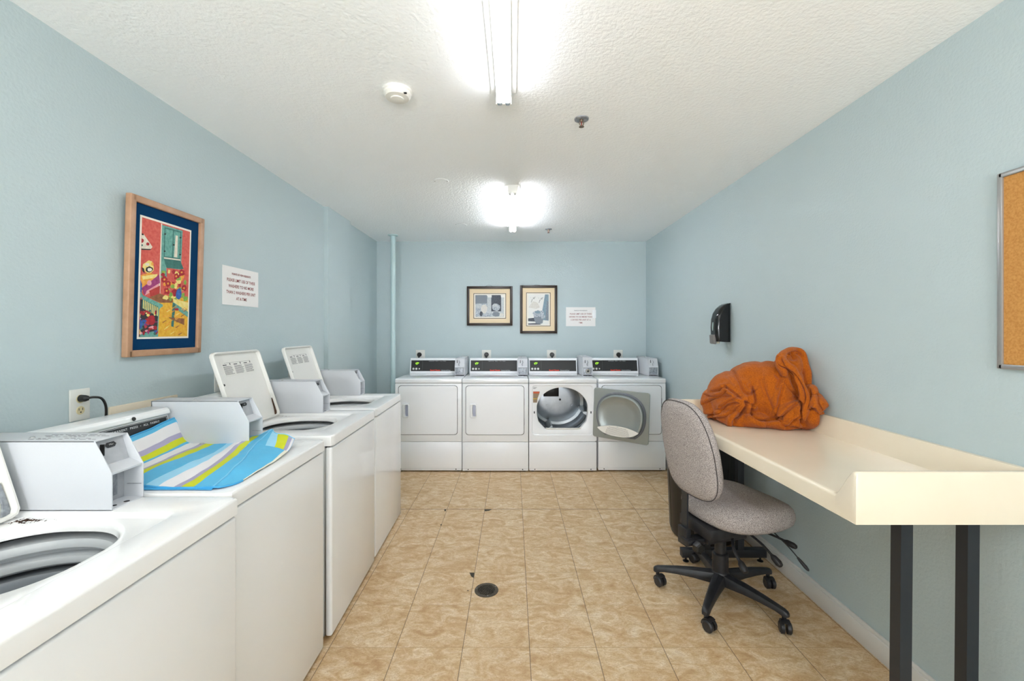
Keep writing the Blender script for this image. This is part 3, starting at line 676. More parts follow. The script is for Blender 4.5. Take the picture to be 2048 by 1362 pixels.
for i, x in enumerate((841, 973.1, 1103, 1236)):
    lb = ('leftmost of the four dryer outlets on the far wall, black plug in it', 'dryer outlet with black plug, second from the left on the far wall', 'dryer outlet with black plug above the open dryer', 'rightmost of the four dryer outlets on the far wall, black plug in it')[i]
    r = thing('wall_outlet', lb, 'outlet', ((x-CX)*YB/F, YB, 1.16), 0, 'dryer outlets on the far wall')
    MB().box((-.056, -.008, -.056), (.056, 0, .056), .003).build('cover_plate', PLATE, r)
    px = (-.010, 0, .004, .003)[i]
    p = MB().loft([ring((px, -.006, 0), (0, -1, 0), .027, 28), ring((px, -.030, 0), (0, -1, 0), .027, 28), ring((px, -.040, 0), (0, -1, 0), .020, 28)]).build('plug', BLACK, r)
    MB().tube(curve2([(px, -.034, -.012), (px, -.05, -.05), (px, -.035, -.12), (px, -.02, -.3)], 6), .009, 10).build('power_cord', BLACK, r)

# ------------------------------------------------------------------ framed pictures on the far wall
def frame_yz(mb, x0, x1, z0, z1, bw, y0, y1, bev=.003):
    mb.box((x0, y0, z0), (x0+bw, y1, z1), bev); mb.box((x1-bw, y0, z0), (x1, y1, z1), bev)
    mb.box((x0+bw*.5, y0, z1-bw), (x1-bw*.5, y1, z1), bev); mb.box((x0+bw*.5, y0, z0), (x1-bw*.5, y1, z0+bw), bev)
def bx(x, y): return Vector(((x-CX)*YB/F, 0, CH-(y-CY)*YB/F))
def zx(px, py): return (900+px/6.4, 540+py/6.4)
def framed(label, o, m_, ln, im, paint, wire):
    a = bx(*zx(o[0], o[3])); b = bx(*zx(o[1], o[2])); c = (a+b)/2
    r = thing('framed_print', label, 'picture', (c.x, YB, a.z), 0, 'framed prints on the far wall')
    def loc(px, py): q = bx(*zx(px, py)); return q.x-c.x, q.z-a.z
    x0, z0 = loc(o[0], o[3]); x1, z1 = loc(o[1], o[2])
    f = MB(); frame_yz(f, x0, x1, z0, z1, .031, -.026, -.001); f.build('frame', DWOOD, r)
    MB().box((x0+.02, -.012, z0+.02), (x1-.02, -.006, z1-.02)).build('mat_board', CREAMB, r)
    a1, b1 = loc(ln[0], ln[3]); a2, b2 = loc(ln[1], ln[2])
    f = MB(); frame_yz(f, a1, a2, b1, b2, .0065, -.0135, -.011, 0); f.build('inner_border', DWOOD, r)
    MB().box((a1+.005, -.0128, b1+.005), (a2-.005, -.0115, b2-.005)).build('print_margin', WHTB, r)
    i1, j1 = loc(im[0], im[3]); i2, j2 = loc(im[1], im[2])
    g = MB(); g.box((i1, -.0134, j1), (i2, -.0127, j2))
    k = [0]
    def poly(pts, mi):
        k[0] += 1; y = -.0134-.00003*k[0]
        q = [Vector((max(i1, min(i2, loc(px, py)[0])), y, max(j1, min(j2, loc(px, py)[1])))) for px, py in pts]
        g.face(q, mi)
    paint(poly); g.build('print', PRM, r, smooth=0)
    if wire: MB().tube([(c_[0], -.006, z1+c_[1]) for c_ in curve2([(wire[0], -.004, 0), ((wire[0]+wire[1])/2, wire[2], 0), (wire[1], -.004, 0)], 8)], .0012, 6).build('hanging_wire', BLACK, r)
    return r
PRM = [mat('print_dark_slate', '#4c5563', .7, var=(220, '#a4acb4', .12)), mat('print_pale', '#d4d6d6', .7, var=(90, '#aab3b8', .3)), mat('print_foliage', '#5b6b80', .7, var=(260, '#dfe3e6', .1)),
       mat('print_dark', '#3b4048', .7, var=(90, '#5d626c', .3)), mat('print_white', '#e6e5e1', .7), mat('print_blue', '#6d8596', .7, var=(120, '#93a7b2', .3)), mat('print_ink', '#3a3f44', .7), mat('print_sketch', '#c9c4bc', .7, var=(150, '#e4e1da', .1))]
def blob(cx, cy, rx, ry, n=14, j=.12, seed=1):
    rnd = random.Random(seed); return [(cx+rx*math.cos(2*PI*k/n)*(1+rnd.uniform(-j, j)), cy+ry*math.sin(2*PI*k/n)*(1+rnd.uniform(-j, j))) for k in range(n)]
def paint1(p):
    p([(325, 322), (480, 322), (480, 440), (325, 440)], 0); p([(530, 322), (655, 322), (655, 530), (530, 530)], 3)
    p([(478, 340), (528, 340), (528, 560), (470, 560)], 1); p([(470, 322), (534, 322), (534, 352), (486, 350)], 4); p([(655, 340), (692, 340), (692, 560), (655, 560)], 1); p([(650, 322), (692, 322), (692, 352), (655, 352)], 4)
    p([(325, 430), (480, 430), (480, 600), (325, 600)], 2); p(blob(370, 460, 45, 32, seed=2), 1); p(blob(440, 500, 40, 60, seed=3), 7)
    p([(530, 530), (692, 530), (692, 600), (530, 600)], 1); p(blob(590, 480, 55, 46, seed=4), 2); p(blob(580, 452, 36, 20, seed=9), 1); p(blob(590, 565, 50, 32, seed=5), 0)
    p([(325, 570), (520, 560), (560, 600), (325, 600)], 2); p(blob(400, 560, 20, 30, seed=6), 3); p(blob(660, 575, 30, 22, seed=8), 7)
def paint2(p):
    p([(1000, 313), (1262, 313), (1262, 700), (1000, 700)], 4); p([(1215, 313), (1262, 313), (1262, 650), (1175, 640), (1180, 520)], 5); p([(1240, 400), (1262, 400), (1262, 640), (1220, 640)], 0)
    for (x, y) in ((1050, 350), (1150, 355)):
        for (a, b, c, d) in ((x-22, y-4, x-12, y+14), (x+8, y+12, x+40, y-6), (x-8, y+40, x+6, y+22), (x+14, y+20, x+34, y+12), (x-14, y+62, x-4, y+42)):
            p([(a, b), (c, d), (c+3, d+3), (a+4, b+4)], 6)
    p([(1005, 480), (1060, 400), (1120, 420), (1150, 480), (1100, 500)], 7)
    p([(1000, 620), (1080, 612), (1090, 660), (1000, 655)], 3); p([(1000, 685), (1120, 680), (1170, 700), (1000, 700)], 3)
    p([(1072, 590), (1200, 585), (1185, 680), (1150, 692), (1100, 685), (1078, 640)], 0); p(blob(1135, 560, 72, 42, 22, .22, 4), 2); p(blob(1120, 540, 40, 20, 14, .2, 7), 5); p(blob(1190, 600, 28, 30, 14, .2, 8), 2)
framed('landscape framed blue-grey print of pillars and foliage on the far wall', (218, 800, 210, 712), None, (302, 717, 300, 622), (325, 692, 322, 600), paint1, (-.06, .04, .016))
framed('upright framed blue-grey print of a potted plant on the far wall', (896, 1370, 198, 812), None, (975, 1285, 290, 720), (1000, 1262, 313, 700), paint2, (-.07, .03, .008))

# notices
sg = thing('paper_notice', 'white paper notice about dryers taped to the far wall', 'notice', (.826, YB, 1.505), 0)
MB().box((-.18, -.003, 0), (.18, -.001, .232)).build('paper', PAPER, sg)
for i, (s, z, sz, m_) in enumerate((('POINTE OF VIEW RESIDENTS', .186, .0145, GREYT), ('PLEASE LIMIT USE OF THESE', .142, .025, REDT), ('DRYERS TO NO MORE THAN', .106, .025, REDT), ('2 DRYERS PER UNIT AT A', .070, .025, REDT), ('TIME', .034, .025, REDT))):
    text('lettering', s, sz, m_, sg, (0, -.0034, z), (1, 0, 0), (0, 0, 1), off=.0002, sx=.86)
tp = mat('clear_tape', '#f4f6f8', .08, spec=.8)
MB().box((.145, -.0040, .10), (.187, -.0032, .20), .0003).build('tape', tp, sg)
sg = thing('paper_notice', 'white paper notice about washers on the left wall beside the painting', 'notice', (XL, 2.632, 1.60), 0)
MB().box((.0005, -.173, 0), (.0025, .173, .227)).build('paper', PAPER, sg)
for i, (s, z, sz, m_) in enumerate((('POINTE OF VIEW RESIDENTS', .180, .0165, REDT), ('PLEASE LIMIT USE OF THESE', .140, .0255, REDT), ('WASHERS TO NO MORE', .104, .0255, REDT), ('THAN 2 WASHERS PER UNIT', .068, .0255, REDT), ('AT A TIME', .032, .0255, REDT))):
    text('lettering', s, sz, m_, sg, (.003, 0, z), (0, 1, 0), (0, 0, 1), off=.0004, sx=.86)

# ------------------------------------------------------------------ painting on the left wall
r = thing('framed_painting', 'tall colourful painting in a pale wood frame with a navy mat, on the left wall', 'painting', (XL, 2.04, 1.335), 0)
PW, PH = .218, .70                                       # half width, height
fm = MB()
for (a, b) in (((.0, -PW, 0), (.026, -PW+.029, PH)), ((0, PW-.029, 0), (.026, PW, PH)), ((0, -PW+.01, PH-.029), (.026, PW-.01, PH)), ((0, -PW+.01, 0), (.026, PW-.01, .029))): fm.box(a, b, .004, 3)
fo = fm.build('frame', WOODF, r)
MB().box((.004, -PW+.02, .02), (.014, PW-.02, PH-.02)).build('mat_board', NAVY, r)
ay0, ay1, az0, az1 = -.159, .139, .077, .622
MB().box((.0135, ay0, az0), (.0150, ay1, az1)).build('inner_mat', WHTB, r)
XP = XL+.0155+.012
PC = {'red': ('#c9483c', '#d9685a'), 'dred': ('#a82a26', '#c03a34'), 'teal': ('#4f8f84', '#74ada0'), 'dteal': ('#2c665e', '#3c7a70'), 'yel': ('#d99a1e', '#e8bb3a'), 'lyel': ('#e6cf6a', '#efdf95'), 'cream': ('#e8e0cf', '#d6cbb8'),
      'brown': ('#7a4a2c', '#9a6238'), 'purp': ('#8a2060', '#a8407c'), 'blue': ('#1f4c94', '#3a6cb8'), 'dark': ('#1f2428', '#3a2c34'), 'black': ('#15120f', '#221c18'), 'crim': ('#8e1420', '#b8202c'), 'green': ('#6d9a3a', '#98b850'), 'pink': ('#d98a94', '#e6aab0'), 'orange': ('#e08a22', '#eeb04a'), 'wht': ('#f1ede4', '#e2dccf')}
keys = list(PC); PM = [mat('paint_'+k, PC[k][0], .6, var=(70, PC[k][1], .2)) for k in keys]
g = MB(); g.box((.0148, ay0+.009, az0+.009), (.0156, ay1-.009, az1-.009), mi=keys.index('red'))
cnt = [0]
def pq(px, py):
    x = 220+px/3.784; y = 370+py/3.784; Y = -XP*F/(CX-x); Y = abs(Y); Z = CH-(y-CY)*Y/F
    return (max(ay0+.009, min(ay1-.009, Y-2.04)), max(az0+.009, min(az1-.009, Z-1.335)))
def pp_(pts, c):
    cnt[0] += 1; x = .0156+.00001*cnt[0]
    g.face([Vector((x,)+pq(*p)) for p in pts], keys.index(c))
def pb(cx, cy, rx, ry, c, n=12, j=.15, s=0): pp_(blob(cx, cy, rx, ry, n, j, s+cnt[0]), c)
pp_([(380, 250), (600, 300), (600, 700), (380, 830)], 'red')
pp_([(384, 300), (540, 345), (535, 640), (384, 620)], 'teal'); pp_([(402, 318), (530, 352), (526, 562), (402, 548)], 'dteal'); pp_([(410, 330), (466, 344), (466, 545), (410, 538)], 'teal'); pp_([(474, 348), (522, 360), (520, 552), (474, 546)], 'teal')
pp_([(488, 380), (505, 384), (505, 548), (480, 545)], 'cream')
pp_([(402, 552), (526, 565), (556, 636), (430, 628), (420, 610)], 'dteal'); pp_([(384, 560), (402, 552), (425, 625), (430, 700), (384, 700)], 'teal'); pp_([(405, 545), (528, 562), (530, 572), (405, 556)], 'cream')
pp_([(376, 290), (384, 292), (384, 830), (372, 830)], 'cream')
for (x, y) in ((408, 370), (408, 500), (525, 398), (525, 526), (475, 452)): pb(x, y, 8, 6, 'black', 8)
pp_([(215, 365), (248, 372), (316, 468), (300, 488), (215, 482)], 'cream'); pb(234, 420, 16, 16, 'crim'); pb(280, 446, 12, 12, 'crim'); pb(236, 455, 8, 8, 'dteal'); pp_([(215, 476), (310, 484), (298, 492), (215, 486)], 'black'); pp_([(218, 360), (246, 368), (246, 380), (218, 374)], 'black')
pb(290, 620, 44, 48, 'lyel'); pb(296, 638, 26, 24, 'black'); pb(298, 640, 17, 14, 'wht'); pb(280, 600, 16, 10, 'cream'); pb(318, 596, 10, 14, 'orange'); pp_([(238, 622), (256, 630), (262, 668), (244, 650)], 'black')
pb(224, 660, 12, 60, 'crim'); pp_([(222, 680), (300, 662), (372, 690), (374, 760), (300, 820), (236, 800)], 'orange'); pp_([(240, 690), (360, 672), (350, 700), (250, 716)], 'lyel'); pp_([(318, 720), (372, 676), (380, 740), (270, 838), (240, 780)], 'purp'); pp_([(280, 800), (374, 742), (372, 770), (268, 836)], 'pink'); pb(300, 740, 18, 20, 'pink')
pp_([(300, 800), (380, 760), (380, 860), (312, 852)], 'dred')
pb(224, 780, 20, 60, 'blue'); pb(228, 830, 24, 24, 'teal')
pp_([(372, 832), (600, 860), (600, 1160), (366, 1160)], 'yel'); pp_([(300, 850), (380, 820), (480, 860), (480, 890), (380, 890)], 'brown')
random.seed(11)
for k in range(46): pb(random.uniform(392, 572), random.uniform(655, 860), random.uniform(10, 20), random.uniform(10, 22), random.choice(['crim', 'crim', 'green', 'lyel', 'orange', 'crim', 'green']), 9, .3)
for (x, y) in ((412, 714), (500, 690), (540, 660), (440, 745), (520, 810), (430, 800), (560, 780)): pb(x, y, 22, 24, 'crim', 11, .3); pb(x, y, 8, 8, 'orange', 8)
pp_([(480, 860), (600, 890), (600, 960), (490, 905)], 'lyel'); pp_([(480, 884), (600, 960), (600, 1000), (482, 922)], 'teal'); pp_([(478, 890), (500, 900), (490, 1075), (472, 1068)], 'dteal'); pb(508, 940, 18, 10, 'crim', 9)
pb(522, 826, 22, 40, 'blue', 14, .06); pb(524, 792, 14, 10, 'blue')
pp_([(450, 1000), (570, 1010), (570, 1060), (460, 1010)], 'brown'); pp_([(500, 1000), (515, 1004), (565, 1040), (560, 1056)], 'brown')
for k in range(30):
    x = random.uniform(385, 560); y = random.uniform(920, 1140); pp_([(x, y), (x+28, y-16), (x+30, y-12), (x+4, y+5)], random.choice(['orange', 'lyel', 'brown']) if k % 3 else 'orange')
pp_([(205, 860), (370, 900), (368, 1150), (205, 1150)], 'dark')
pp_([(250, 832), (405, 905), (404, 920), (376, 925), (245, 862)], 'teal'); pp_([(248, 862), (378, 925), (376, 1000), (246, 930)], 'dteal')
for k in range(9):
    x = 254+k*13.5; y = 866+k*7; pp_([(x, y), (x+7, y+4), (x+7, y+70), (x, y+66)], 'lyel')
pp_([(372, 920), (404, 912), (378, 940), (374, 1150), (364, 1150)], 'teal'); pp_([(240, 1125), (372, 1100), (368, 1152), (205, 1152)], 'teal')
for k in range(52): pb(random.uniform(205, 362), random.uniform(950, 1130)-0, random.uniform(7, 17), random.uniform(7, 17), random.choice(['crim', 'dred', 'blue', 'purp', 'lyel', 'dteal', 'pink', 'crim', 'dark']), 8, .3)
pb(230, 1050, 26, 34, 'blue'); pb(320, 1020, 32, 38, 'crim'); pb(228, 1110, 12, 22, 'lyel'); pb(350, 1080, 14, 16, 'crim')
g.build('painted_scene', PM, r, smooth=0)
r.rotation_euler = (0, math.radians(1.6), 0); r.location.x = XL+.0015

# ------------------------------------------------------------------ dispenser on the right wall
r = thing('soap_dispenser', 'glossy black dispenser with grey push lever on the right wall above the blanket', 'dispenser', (XR, 3.25, 1.365), 0)
loops = []
prof = [(0, .07, .006), (.004, .10, 0), (.05, .112, 0), (.11, .114, 0), (.17, .110, 0), (.215, .098, 0), (.25, .076, 0), (.275, .050, 0), (.286, .028, 0), (.290, .010, 0)]
hw = .056
for z, dpt, _ in prof:
    q = rrect(-dpt, 0, -hw+(.006 if z > .27 else 0), hw-(.006 if z > .27 else 0), min(.024, dpt*.4), None, 48)
    q = [(min(a, 0) if a > -dpt*.35 else a, b) for a, b in q]
    loops.append([Vector((a, b, z)) for a, b in q])
MB().loft(loops).build('housing', BLKG, r)
MB().prism([(-.104, -.018), (-.118, -.012), (-.122, .05), (-.112, .056), (-.100, .045)], lambda a, b, t: Vector((a, t, b)), -.030, .042, .002).build('push_lever', mat('grey_plastic', '#74706e', .4), r)
MB().ell((-.1105, .004, .115), (.006, .013, .036), 20).build('sight_window', mat('grey_window', '#8fa3a0', .1), r)
MB().cyl((-.075, 0, -.012), (-.075, 0, .002), .012, n=16).build('nozzle', mat('milky_plastic', '#c9c4ae', .3), r)

# ------------------------------------------------------------------ cork board
r = thing('cork_board', 'cork notice board in an aluminium frame on the right wall, cut off at the right', 'notice board', (XR, .98, 1.322), 0)
Wb, Hb = .45, .646
MB().box((-.010, -Wb+.008, .008), (-.001, Wb-.008, Hb-.008)).build('cork_panel', CORK, r)
fm = MB()
for (a, b) in (((-.016, -Wb, 0), (0, -Wb+.016, Hb)), ((-.016, Wb-.016, 0), (0, Wb, Hb)), ((-.016, -Wb+.004, Hb-.016), (0, Wb-.004, Hb)), ((-.016, -Wb+.004, 0), (0, Wb-.004, .016))): fm.box(a, b, .003)
fm.build('frame', ALU, r)

# ------------------------------------------------------------------ folding counter
r = thing('folding_counter', 'long cream laminate folding counter with raised edges along the right wall', 'counter', (1.33, 2.02, 0), 0)
ox, oy = 1.33, 2.02
yN, yF = 1.313, 2.735; zt, zb, zl = .920, .855, 1.015
xfN, xfF = 1.047, 1.022
t = bmesh.new()
def xf(y): return xfN+(xfF-xfN)*(y-yN)/(yF-yN)
# height field over (s across, y along): slab with coved back and end upstands
def hz(s, y):
    d = min((XR-.001)-s-.0, 9)
    e1 = y-yN; e2 = yF-y
    def up(dist, flat, run):
        if dist <= flat: return 1
        if dist >= flat+run: return 0
        k = 1-(dist-flat)/run; return k*k*(3-2*k)*.35+k*.65
    return max(up(XR-.001-s, .018, .022), up(e1, .016, .07), up(e2, .016, .05))
ys = sorted(set([yN, yN+.003, yN+.008]+[yN+.016+.07*k/9 for k in range(10)]+[yN+.10+(yF-yN-.18)*k/24 for k in range(25)]+[yF-.016-.05*k/7 for k in range(8)]+[yF-.008, yF-.003, yF]))
fx = [0, .002, .006, .011, .02]+[.03+.9*k/16 for k in range(17)]
us = [0, .004, .010, .018]+[.03+(.50)*k/14 for k in range(15)]+[None]
cols = []
for y in ys:
    x0 = xf(y); row = []
    xs = [x0, x0+.003, x0+.008, x0+.014]+[x0+.02+(XR-.045-x0-.02)*k/12 for k in range(13)]+[XR-.041+.022*k/7 for k in range(8)]+[XR-.012, XR-.004, XR-.001]
    for i, x in enumerate(xs):
        z = zt+(zl-zt)*hz(x, y)
        rr = .012; dx_ = x-x0
        if dx_ < rr: z -= rr-math.sqrt(max(0, rr*rr-(rr-dx_)**2))
        dy_ = min(y-yN, yF-y)
        if dy_ < .008: z -= .008-math.sqrt(max(0, .008**2-(.008-dy_)**2))
        row.append(t.verts.new((x-ox, y-oy, z)))
    cols.append(row)
for i in range(len(cols)-1):
    for j in range(len(cols[0])-1): t.faces.new((cols[i][j], cols[i][j+1], cols[i+1][j+1], cols[i+1][j]))
# skirt + underside
edge = [c[0] for c in cols]+cols[-1][1:]+[c[-1] for c in reversed(cols[:-1])]+list(reversed(cols[0][1:-1]))
low = [t.verts.new((v.co.x, v.co.y, zb)) for v in edge]
n = len(edge)
for i in range(n): t.faces.new((edge[i], edge[(i+1) % n], low[(i+1) % n], low[i]))
t.faces.new(low)
m_ = MB(); m_.bm.free(); m_.bm = t; m_.build('worktop', CREAM, r, smooth=50)
def post(x, y, lean=0):
    f_ = MB(); a = .019
    lp = [[Vector((x+sx*a, y+sy*a, zb)) for sx, sy in ((-1, -1), (1, -1), (1, 1), (-1, 1))], [Vector((x+lean+sx*a, y+sy*a, .075)) for sx, sy in ((-1, -1), (1, -1), (1, 1), (-1, 1))]]
    for q in lp:
        for v in q: v.x -= ox; v.y -= oy
    return f_.loft(lp).build('leg', LEGM, r)
for x in (1.257, 1.470): post(x, 1.39, -.007)
for x in (1.215, 1.425): post(x, 2.705)
for y in (1.39, 2.705):
    xa, xb_ = (1.08, 1.60) if y < 2 else (1.057, 1.585)
    MB().box((xa-ox, y-.022-oy, .030), (xb_-ox, y+.022-oy, .080), .003).build('foot_bar', LEGM, r)
    MB().box((xa-ox, y-.02-oy, zb-.02), (xb_-ox, y+.02-oy, zb+.001), .002).build('support_bar', LEGM, r)
    for x in (xa+.03, xb_-.03): MB().cyl((x-ox, y-oy, .008), (x-ox, y-oy, .032), .006, n=12).lathe([(.0005, 0), (.018, 0), (.018, .004), (.007, .010), (.0005, .01)], (x-ox, y-oy, 0), 20).build('levelling_foot', BLACK, r)

# ------------------------------------------------------------------ waste bin behind the chair
r = thing('waste_bin', 'round black waste bin standing beyond the counter, behind the chair', 'bin', (1.353, 3.07, 0), 0)
MB().lathe([(.0005, .0), (.19, 0), (.212, .012), (.222, .05), (.236, .4), (.25, .70), (.256, .705), (.256, .72), (.245, .722), (.242, .70), (.225, .35), (.20, .02), (.0005, .02)], n=64).build('body', BIN, r)
rb = MB()
for k in range(10):
    a = 2*PI*k/10; rb.tube([(math.cos(a)*.219, math.sin(a)*.219, .05), (math.cos(a)*.2345, math.sin(a)*.2345, .4), (math.cos(a)*.2475, math.sin(a)*.2475, .68)], .005, 6)
rb.build('ribs', BIN, r)

# ------------------------------------------------------------------ floor drain
r = thing('floor_drain', 'round dark metal floor drain with a grid cover', 'drain', (-.148, 2.400, 0), 0)
DRM = mat('drain_bronze', '#5b5142', .5, metal=.5, var=(80, '#3f3a30', .2))
MB().lathe([(.0667, .0004), (.0655, .0030), (.049, .0034), (.0475, .0012)], n=56).build('rim', DRM, r)
MB().lathe([(.0005, .0009), (.0485, .0009)], n=40).build('sump', mat('drain_hole_black', '#050505', .9), r)
gb = MB()
for k in range(-5, 6):
    o_ = k*.0088; L_ = math.sqrt(.048**2-o_**2) if abs(o_) < .048 else 0
    for ang in (.45, .45+PI/2):
        d_ = Vector((math.cos(ang), math.sin(ang), 0)); n_ = Vector((-d_.y, d_.x, 0)); c_ = n_*o_
        if L_: gb.loft([[c_+d_*s*L_+n_*w_*.0011+Vector((0, 0, z_)) for w_, z_ in ((-1, .0012), (1, .0012), (1, .0030), (-1, .0030))] for s in (-1, 1)])
gb.build('grid', DRM, r)
for a in (.5, 2.9, 4.9): MB().cyl((math.cos(a)*.057, math.sin(a)*.057, .003), (math.cos(a)*.057, math.sin(a)*.057, .0042), .0035, n=12).build('screw', CHROME, r)

# ------------------------------------------------------------------ task chair (local +x = facing)
TH = math.radians(17)
r = thing('office_chair', 'grey fabric office chair on a black five-star base, pushed up to the counter', 'chair', (1.133, 2.35, 0), TH)
arm = MB()
angs = [math.radians(a)-TH for a in (88, 160, 233, 303, 16)]
for a in angs:
    d_ = Vector((math.cos(a), math.sin(a), 0)); n_ = Vector((-d_.y, d_.x, 0)); lp = []
    for (s, wd, zc, hh) in ((.02, .034, .108, .030), (.06, .032, .108, .028), (.14, .028, .108, .021), (.22, .024, .104, .016), (.29, .020, .097, .013), (.325, .018, .090, .015), (.340, .015, .086, .013), (.347, .008, .084, .008)):
        q = [(-1, -1), (-1.05, 0), (-.75, .75), (0, 1.05), (.75, .75), (1.05, 0), (1, -1)]
        lp.append([d_*s+n_*w_*wd+Vector((0, 0, zc+z_*hh)) for w_, z_ in q])
    arm.loft(lp)
arm.lathe([(.0005, .075), (.042, .075), (.046, .10), (.044, .135), (.041, .14)], n=36)
arm.build('star_base', PLAS, r)
MB().lathe([(.041, .12), (.041, .232), (.036, .238), (.029, .24), (.029, .335)], n=36).build('gas_column', PLAS, r)
for i, a in enumerate(angs):
    d_ = Vector((math.cos(a), math.sin(a), 0)); c_ = d_*.325
    sw = a+(.5, 2.4, 1.2, -.9, -1.9)[i]; e = Vector((math.cos(sw), math.sin(sw), 0)); n_ = Vector((-e.y, e.x, 0)); cc = c_+e*.020
    ca = MB().cyl(c_+Vector((0, 0, .045)), c_+Vector((0, 0, .085)), .010, n=16)
    for s in (-1, 1):
        p0 = cc+n_*s*.006+Vector((0, 0, .0285)); p1 = cc+n_*s*.026+Vector((0, 0, .0285))
        ca.loft([ring(p0, n_, .0275, 28), ring(p0+(p1-p0)*.7, n_, .0285, 28), ring(p1, n_, .022, 28)])
    # hood
    hd = []
    for k in range(9):
        t_ = -.1+k/8*PI*.72; q = cc+e*(-math.cos(t_)*.034)*1.0+Vector((0, 0, .030+math.sin(t_)*.034)); q2 = cc+e*(-math.cos(t_)*.029)+Vector((0, 0, .030+math.sin(t_)*.029))
        hd.append([q+n_*.019, q-n_*.019, q2-n_*.019, q2+n_*.019])
    ca.loft(hd)
    ca.build('caster', PLAS, r)
# mechanism
m = MB().box((-.13, -.055, .318), (.13, .055, .375), .008).box((-.17, -.12, .372), (.20, .12, .428), .004).box((-.235, -.03, .315), (-.10, .03, .345), .004)
m.build('seat_mechanism', PLAS, r)
MB().loft([[Vector((x+a, .03+b, z)) for a, b in ((-.005, -.022), (.005, -.022), (.005, .022), (-.005, .022))] for x, z in ((-.185, .320), (-.205, .36), (-.208, .44), (-.205, .60), (-.235, .76))]).build('back_bar', LEGM, r)
MB().box((-.226, -.004, .300), (-.194, .064, .395), .004).build('bar_clamp', PLAS, r)
kn = []
for s in (0, .012, .04, .046):
    rr = (.02, .030, .030, .022)[(0, .012, .04, .046).index(s)]
    kn.append([Vector((-.190+math.cos(2*PI*k/12)*rr*(1 if k % 2 else .86), -.030-s, .318+math.sin(2*PI*k/12)*rr*(1 if k % 2 else .86))) for k in range(12)])
MB().loft(kn).build('tension_knob', BLACK, r)
def lever(pts, rad, paddle, name='lever'):
    b = MB().tube(curve2(pts, 5), rad, 8); p = Vector(pts[-1]); q = Vector(pts[-2]); d_ = (p-q).normalized()
    b.loft([ring(p+d_*s, d_, w_, 14) for s, w_ in ((-.03, .005), (-.01, paddle), (.02, paddle*1.15), (.035, paddle*.8), (.040, .002))])
    return b.build(name, PLAS, r)
cI, sI = math.cos(-TH), math.sin(-TH)
def wl(x, y, z): dx_, dy_ = x-1.133, y-2.35; return (cI*dx_-sI*dy_, sI*dx_+cI*dy_, z)
lever([wl(1.16, 2.27, .37), wl(1.13, 2.20, .33), wl(1.135, 2.13, .285)], .008, .016)
lever([wl(1.25, 2.28, .375), wl(1.28, 2.20, .35), wl(1.30, 2.13, .315)], .006, .015)
lever([wl(1.33, 2.30, .38), wl(1.38, 2.22, .375), wl(1.40, 2.18, .37)], .006, .013)
lever([wl(1.38, 2.30, .385), wl(1.425, 2.22, .33), wl(1.46, 2.17, .275)], .003, .008)
# seat cushion
def cushion(outline, top, bot, rings_, f3, name, m_, parent, top_bulge=None, seat=False):
    pass
sb_ = MB(); n = 96
def seat_out(k):
    a = 2*PI*k/n; ca_, sa_ = math.cos(a), math.sin(a)
    p_ = 2.9; rx = .268 if ca_ > 0 else .235; ry = .258
    rr = ((abs(ca_)/rx)**p_+(abs(sa_)/ry)**p_)**(-1/p_)
    x, y = rr*ca_, rr*sa_
    y *= 1-.06*max(0, -x/.235); return x+.085, y
def seat_ring(sc, z, drop=.0):
    q = []
    for k in range(n):
        x, y = seat_out(k); xx = .085+(x-.085)*sc; yy = y*sc
        fwd = max(0, (xx-.16)/.19); sadd = .012*(abs(yy)/.25)**2; z_ = z-.030*fwd**2*drop+sadd*drop-.006*drop*(1-min(1, sc))*0
        q.append(Vector((xx, yy, z_+.034)))
    return q
loops = [seat_ring(.70, .392), seat_ring(.90, .397), seat_ring(.975, .412, .3), seat_ring(1.0, .438, .5), seat_ring(.995, .462, .8), seat_ring(.965, .485, 1), seat_ring(.90, .502, 1), seat_ring(.78, .513, 1), seat_ring(.6, .517, 1), seat_ring(.35, .514, 1), seat_ring(.1, .512, 1), seat_ring(.004, .512, 1)]
sb_.loft(loops, True, True).build('seat', FAB, r, smooth=70)
# backrest
bb = MB()
def back_out(k, g=0):
    a = 2*PI*k/n; ca_, sa_ = math.cos(a), math.sin(a)
    rx, rz = .197, .258; p_ = 3.8 if sa_ < 0 else 3.0
    rr = ((abs(ca_)/rx)**p_+(abs(sa_)/rz)**p_)**(-1/p_); y, z = rr*ca_, rr*sa_
    y *= 1-.13*max(0, z/.25)
    return y, z
def back_ring(sc, off):
    q = []
    for k in range(n):
        y, z = back_out(k); y *= sc; z *= sc
        q.append(Vector((off+.55*y*y-.18*max(0, z)**2*0+.028*math.exp(-((z+.10)/.10)**2)*0, y, z)))
    return q
BL = [(.004, -.034), (.5, -.034), (.8, -.031), (.93, -.025), (.985, -.015), (1.0, -.003), (.995, .012), (.96, .026), (.85, .036), (.5, .042), (.004, .043)]
bo_ = bb.loft([back_ring(s, o_) for s, o_ in BL], True, True).build('backrest', FAB, r, smooth=70)
bo_.location = (-.250, -.033, .838); bo_.rotation_euler = (0, math.radians(-11), 0)
MB().tube([v for v in back_ring(.988, -.0165)]+[back_ring(.988, -.0165)[0]], .0022, 6).build('piping', mat('dark_piping', '#4a4546', .9), bo_)

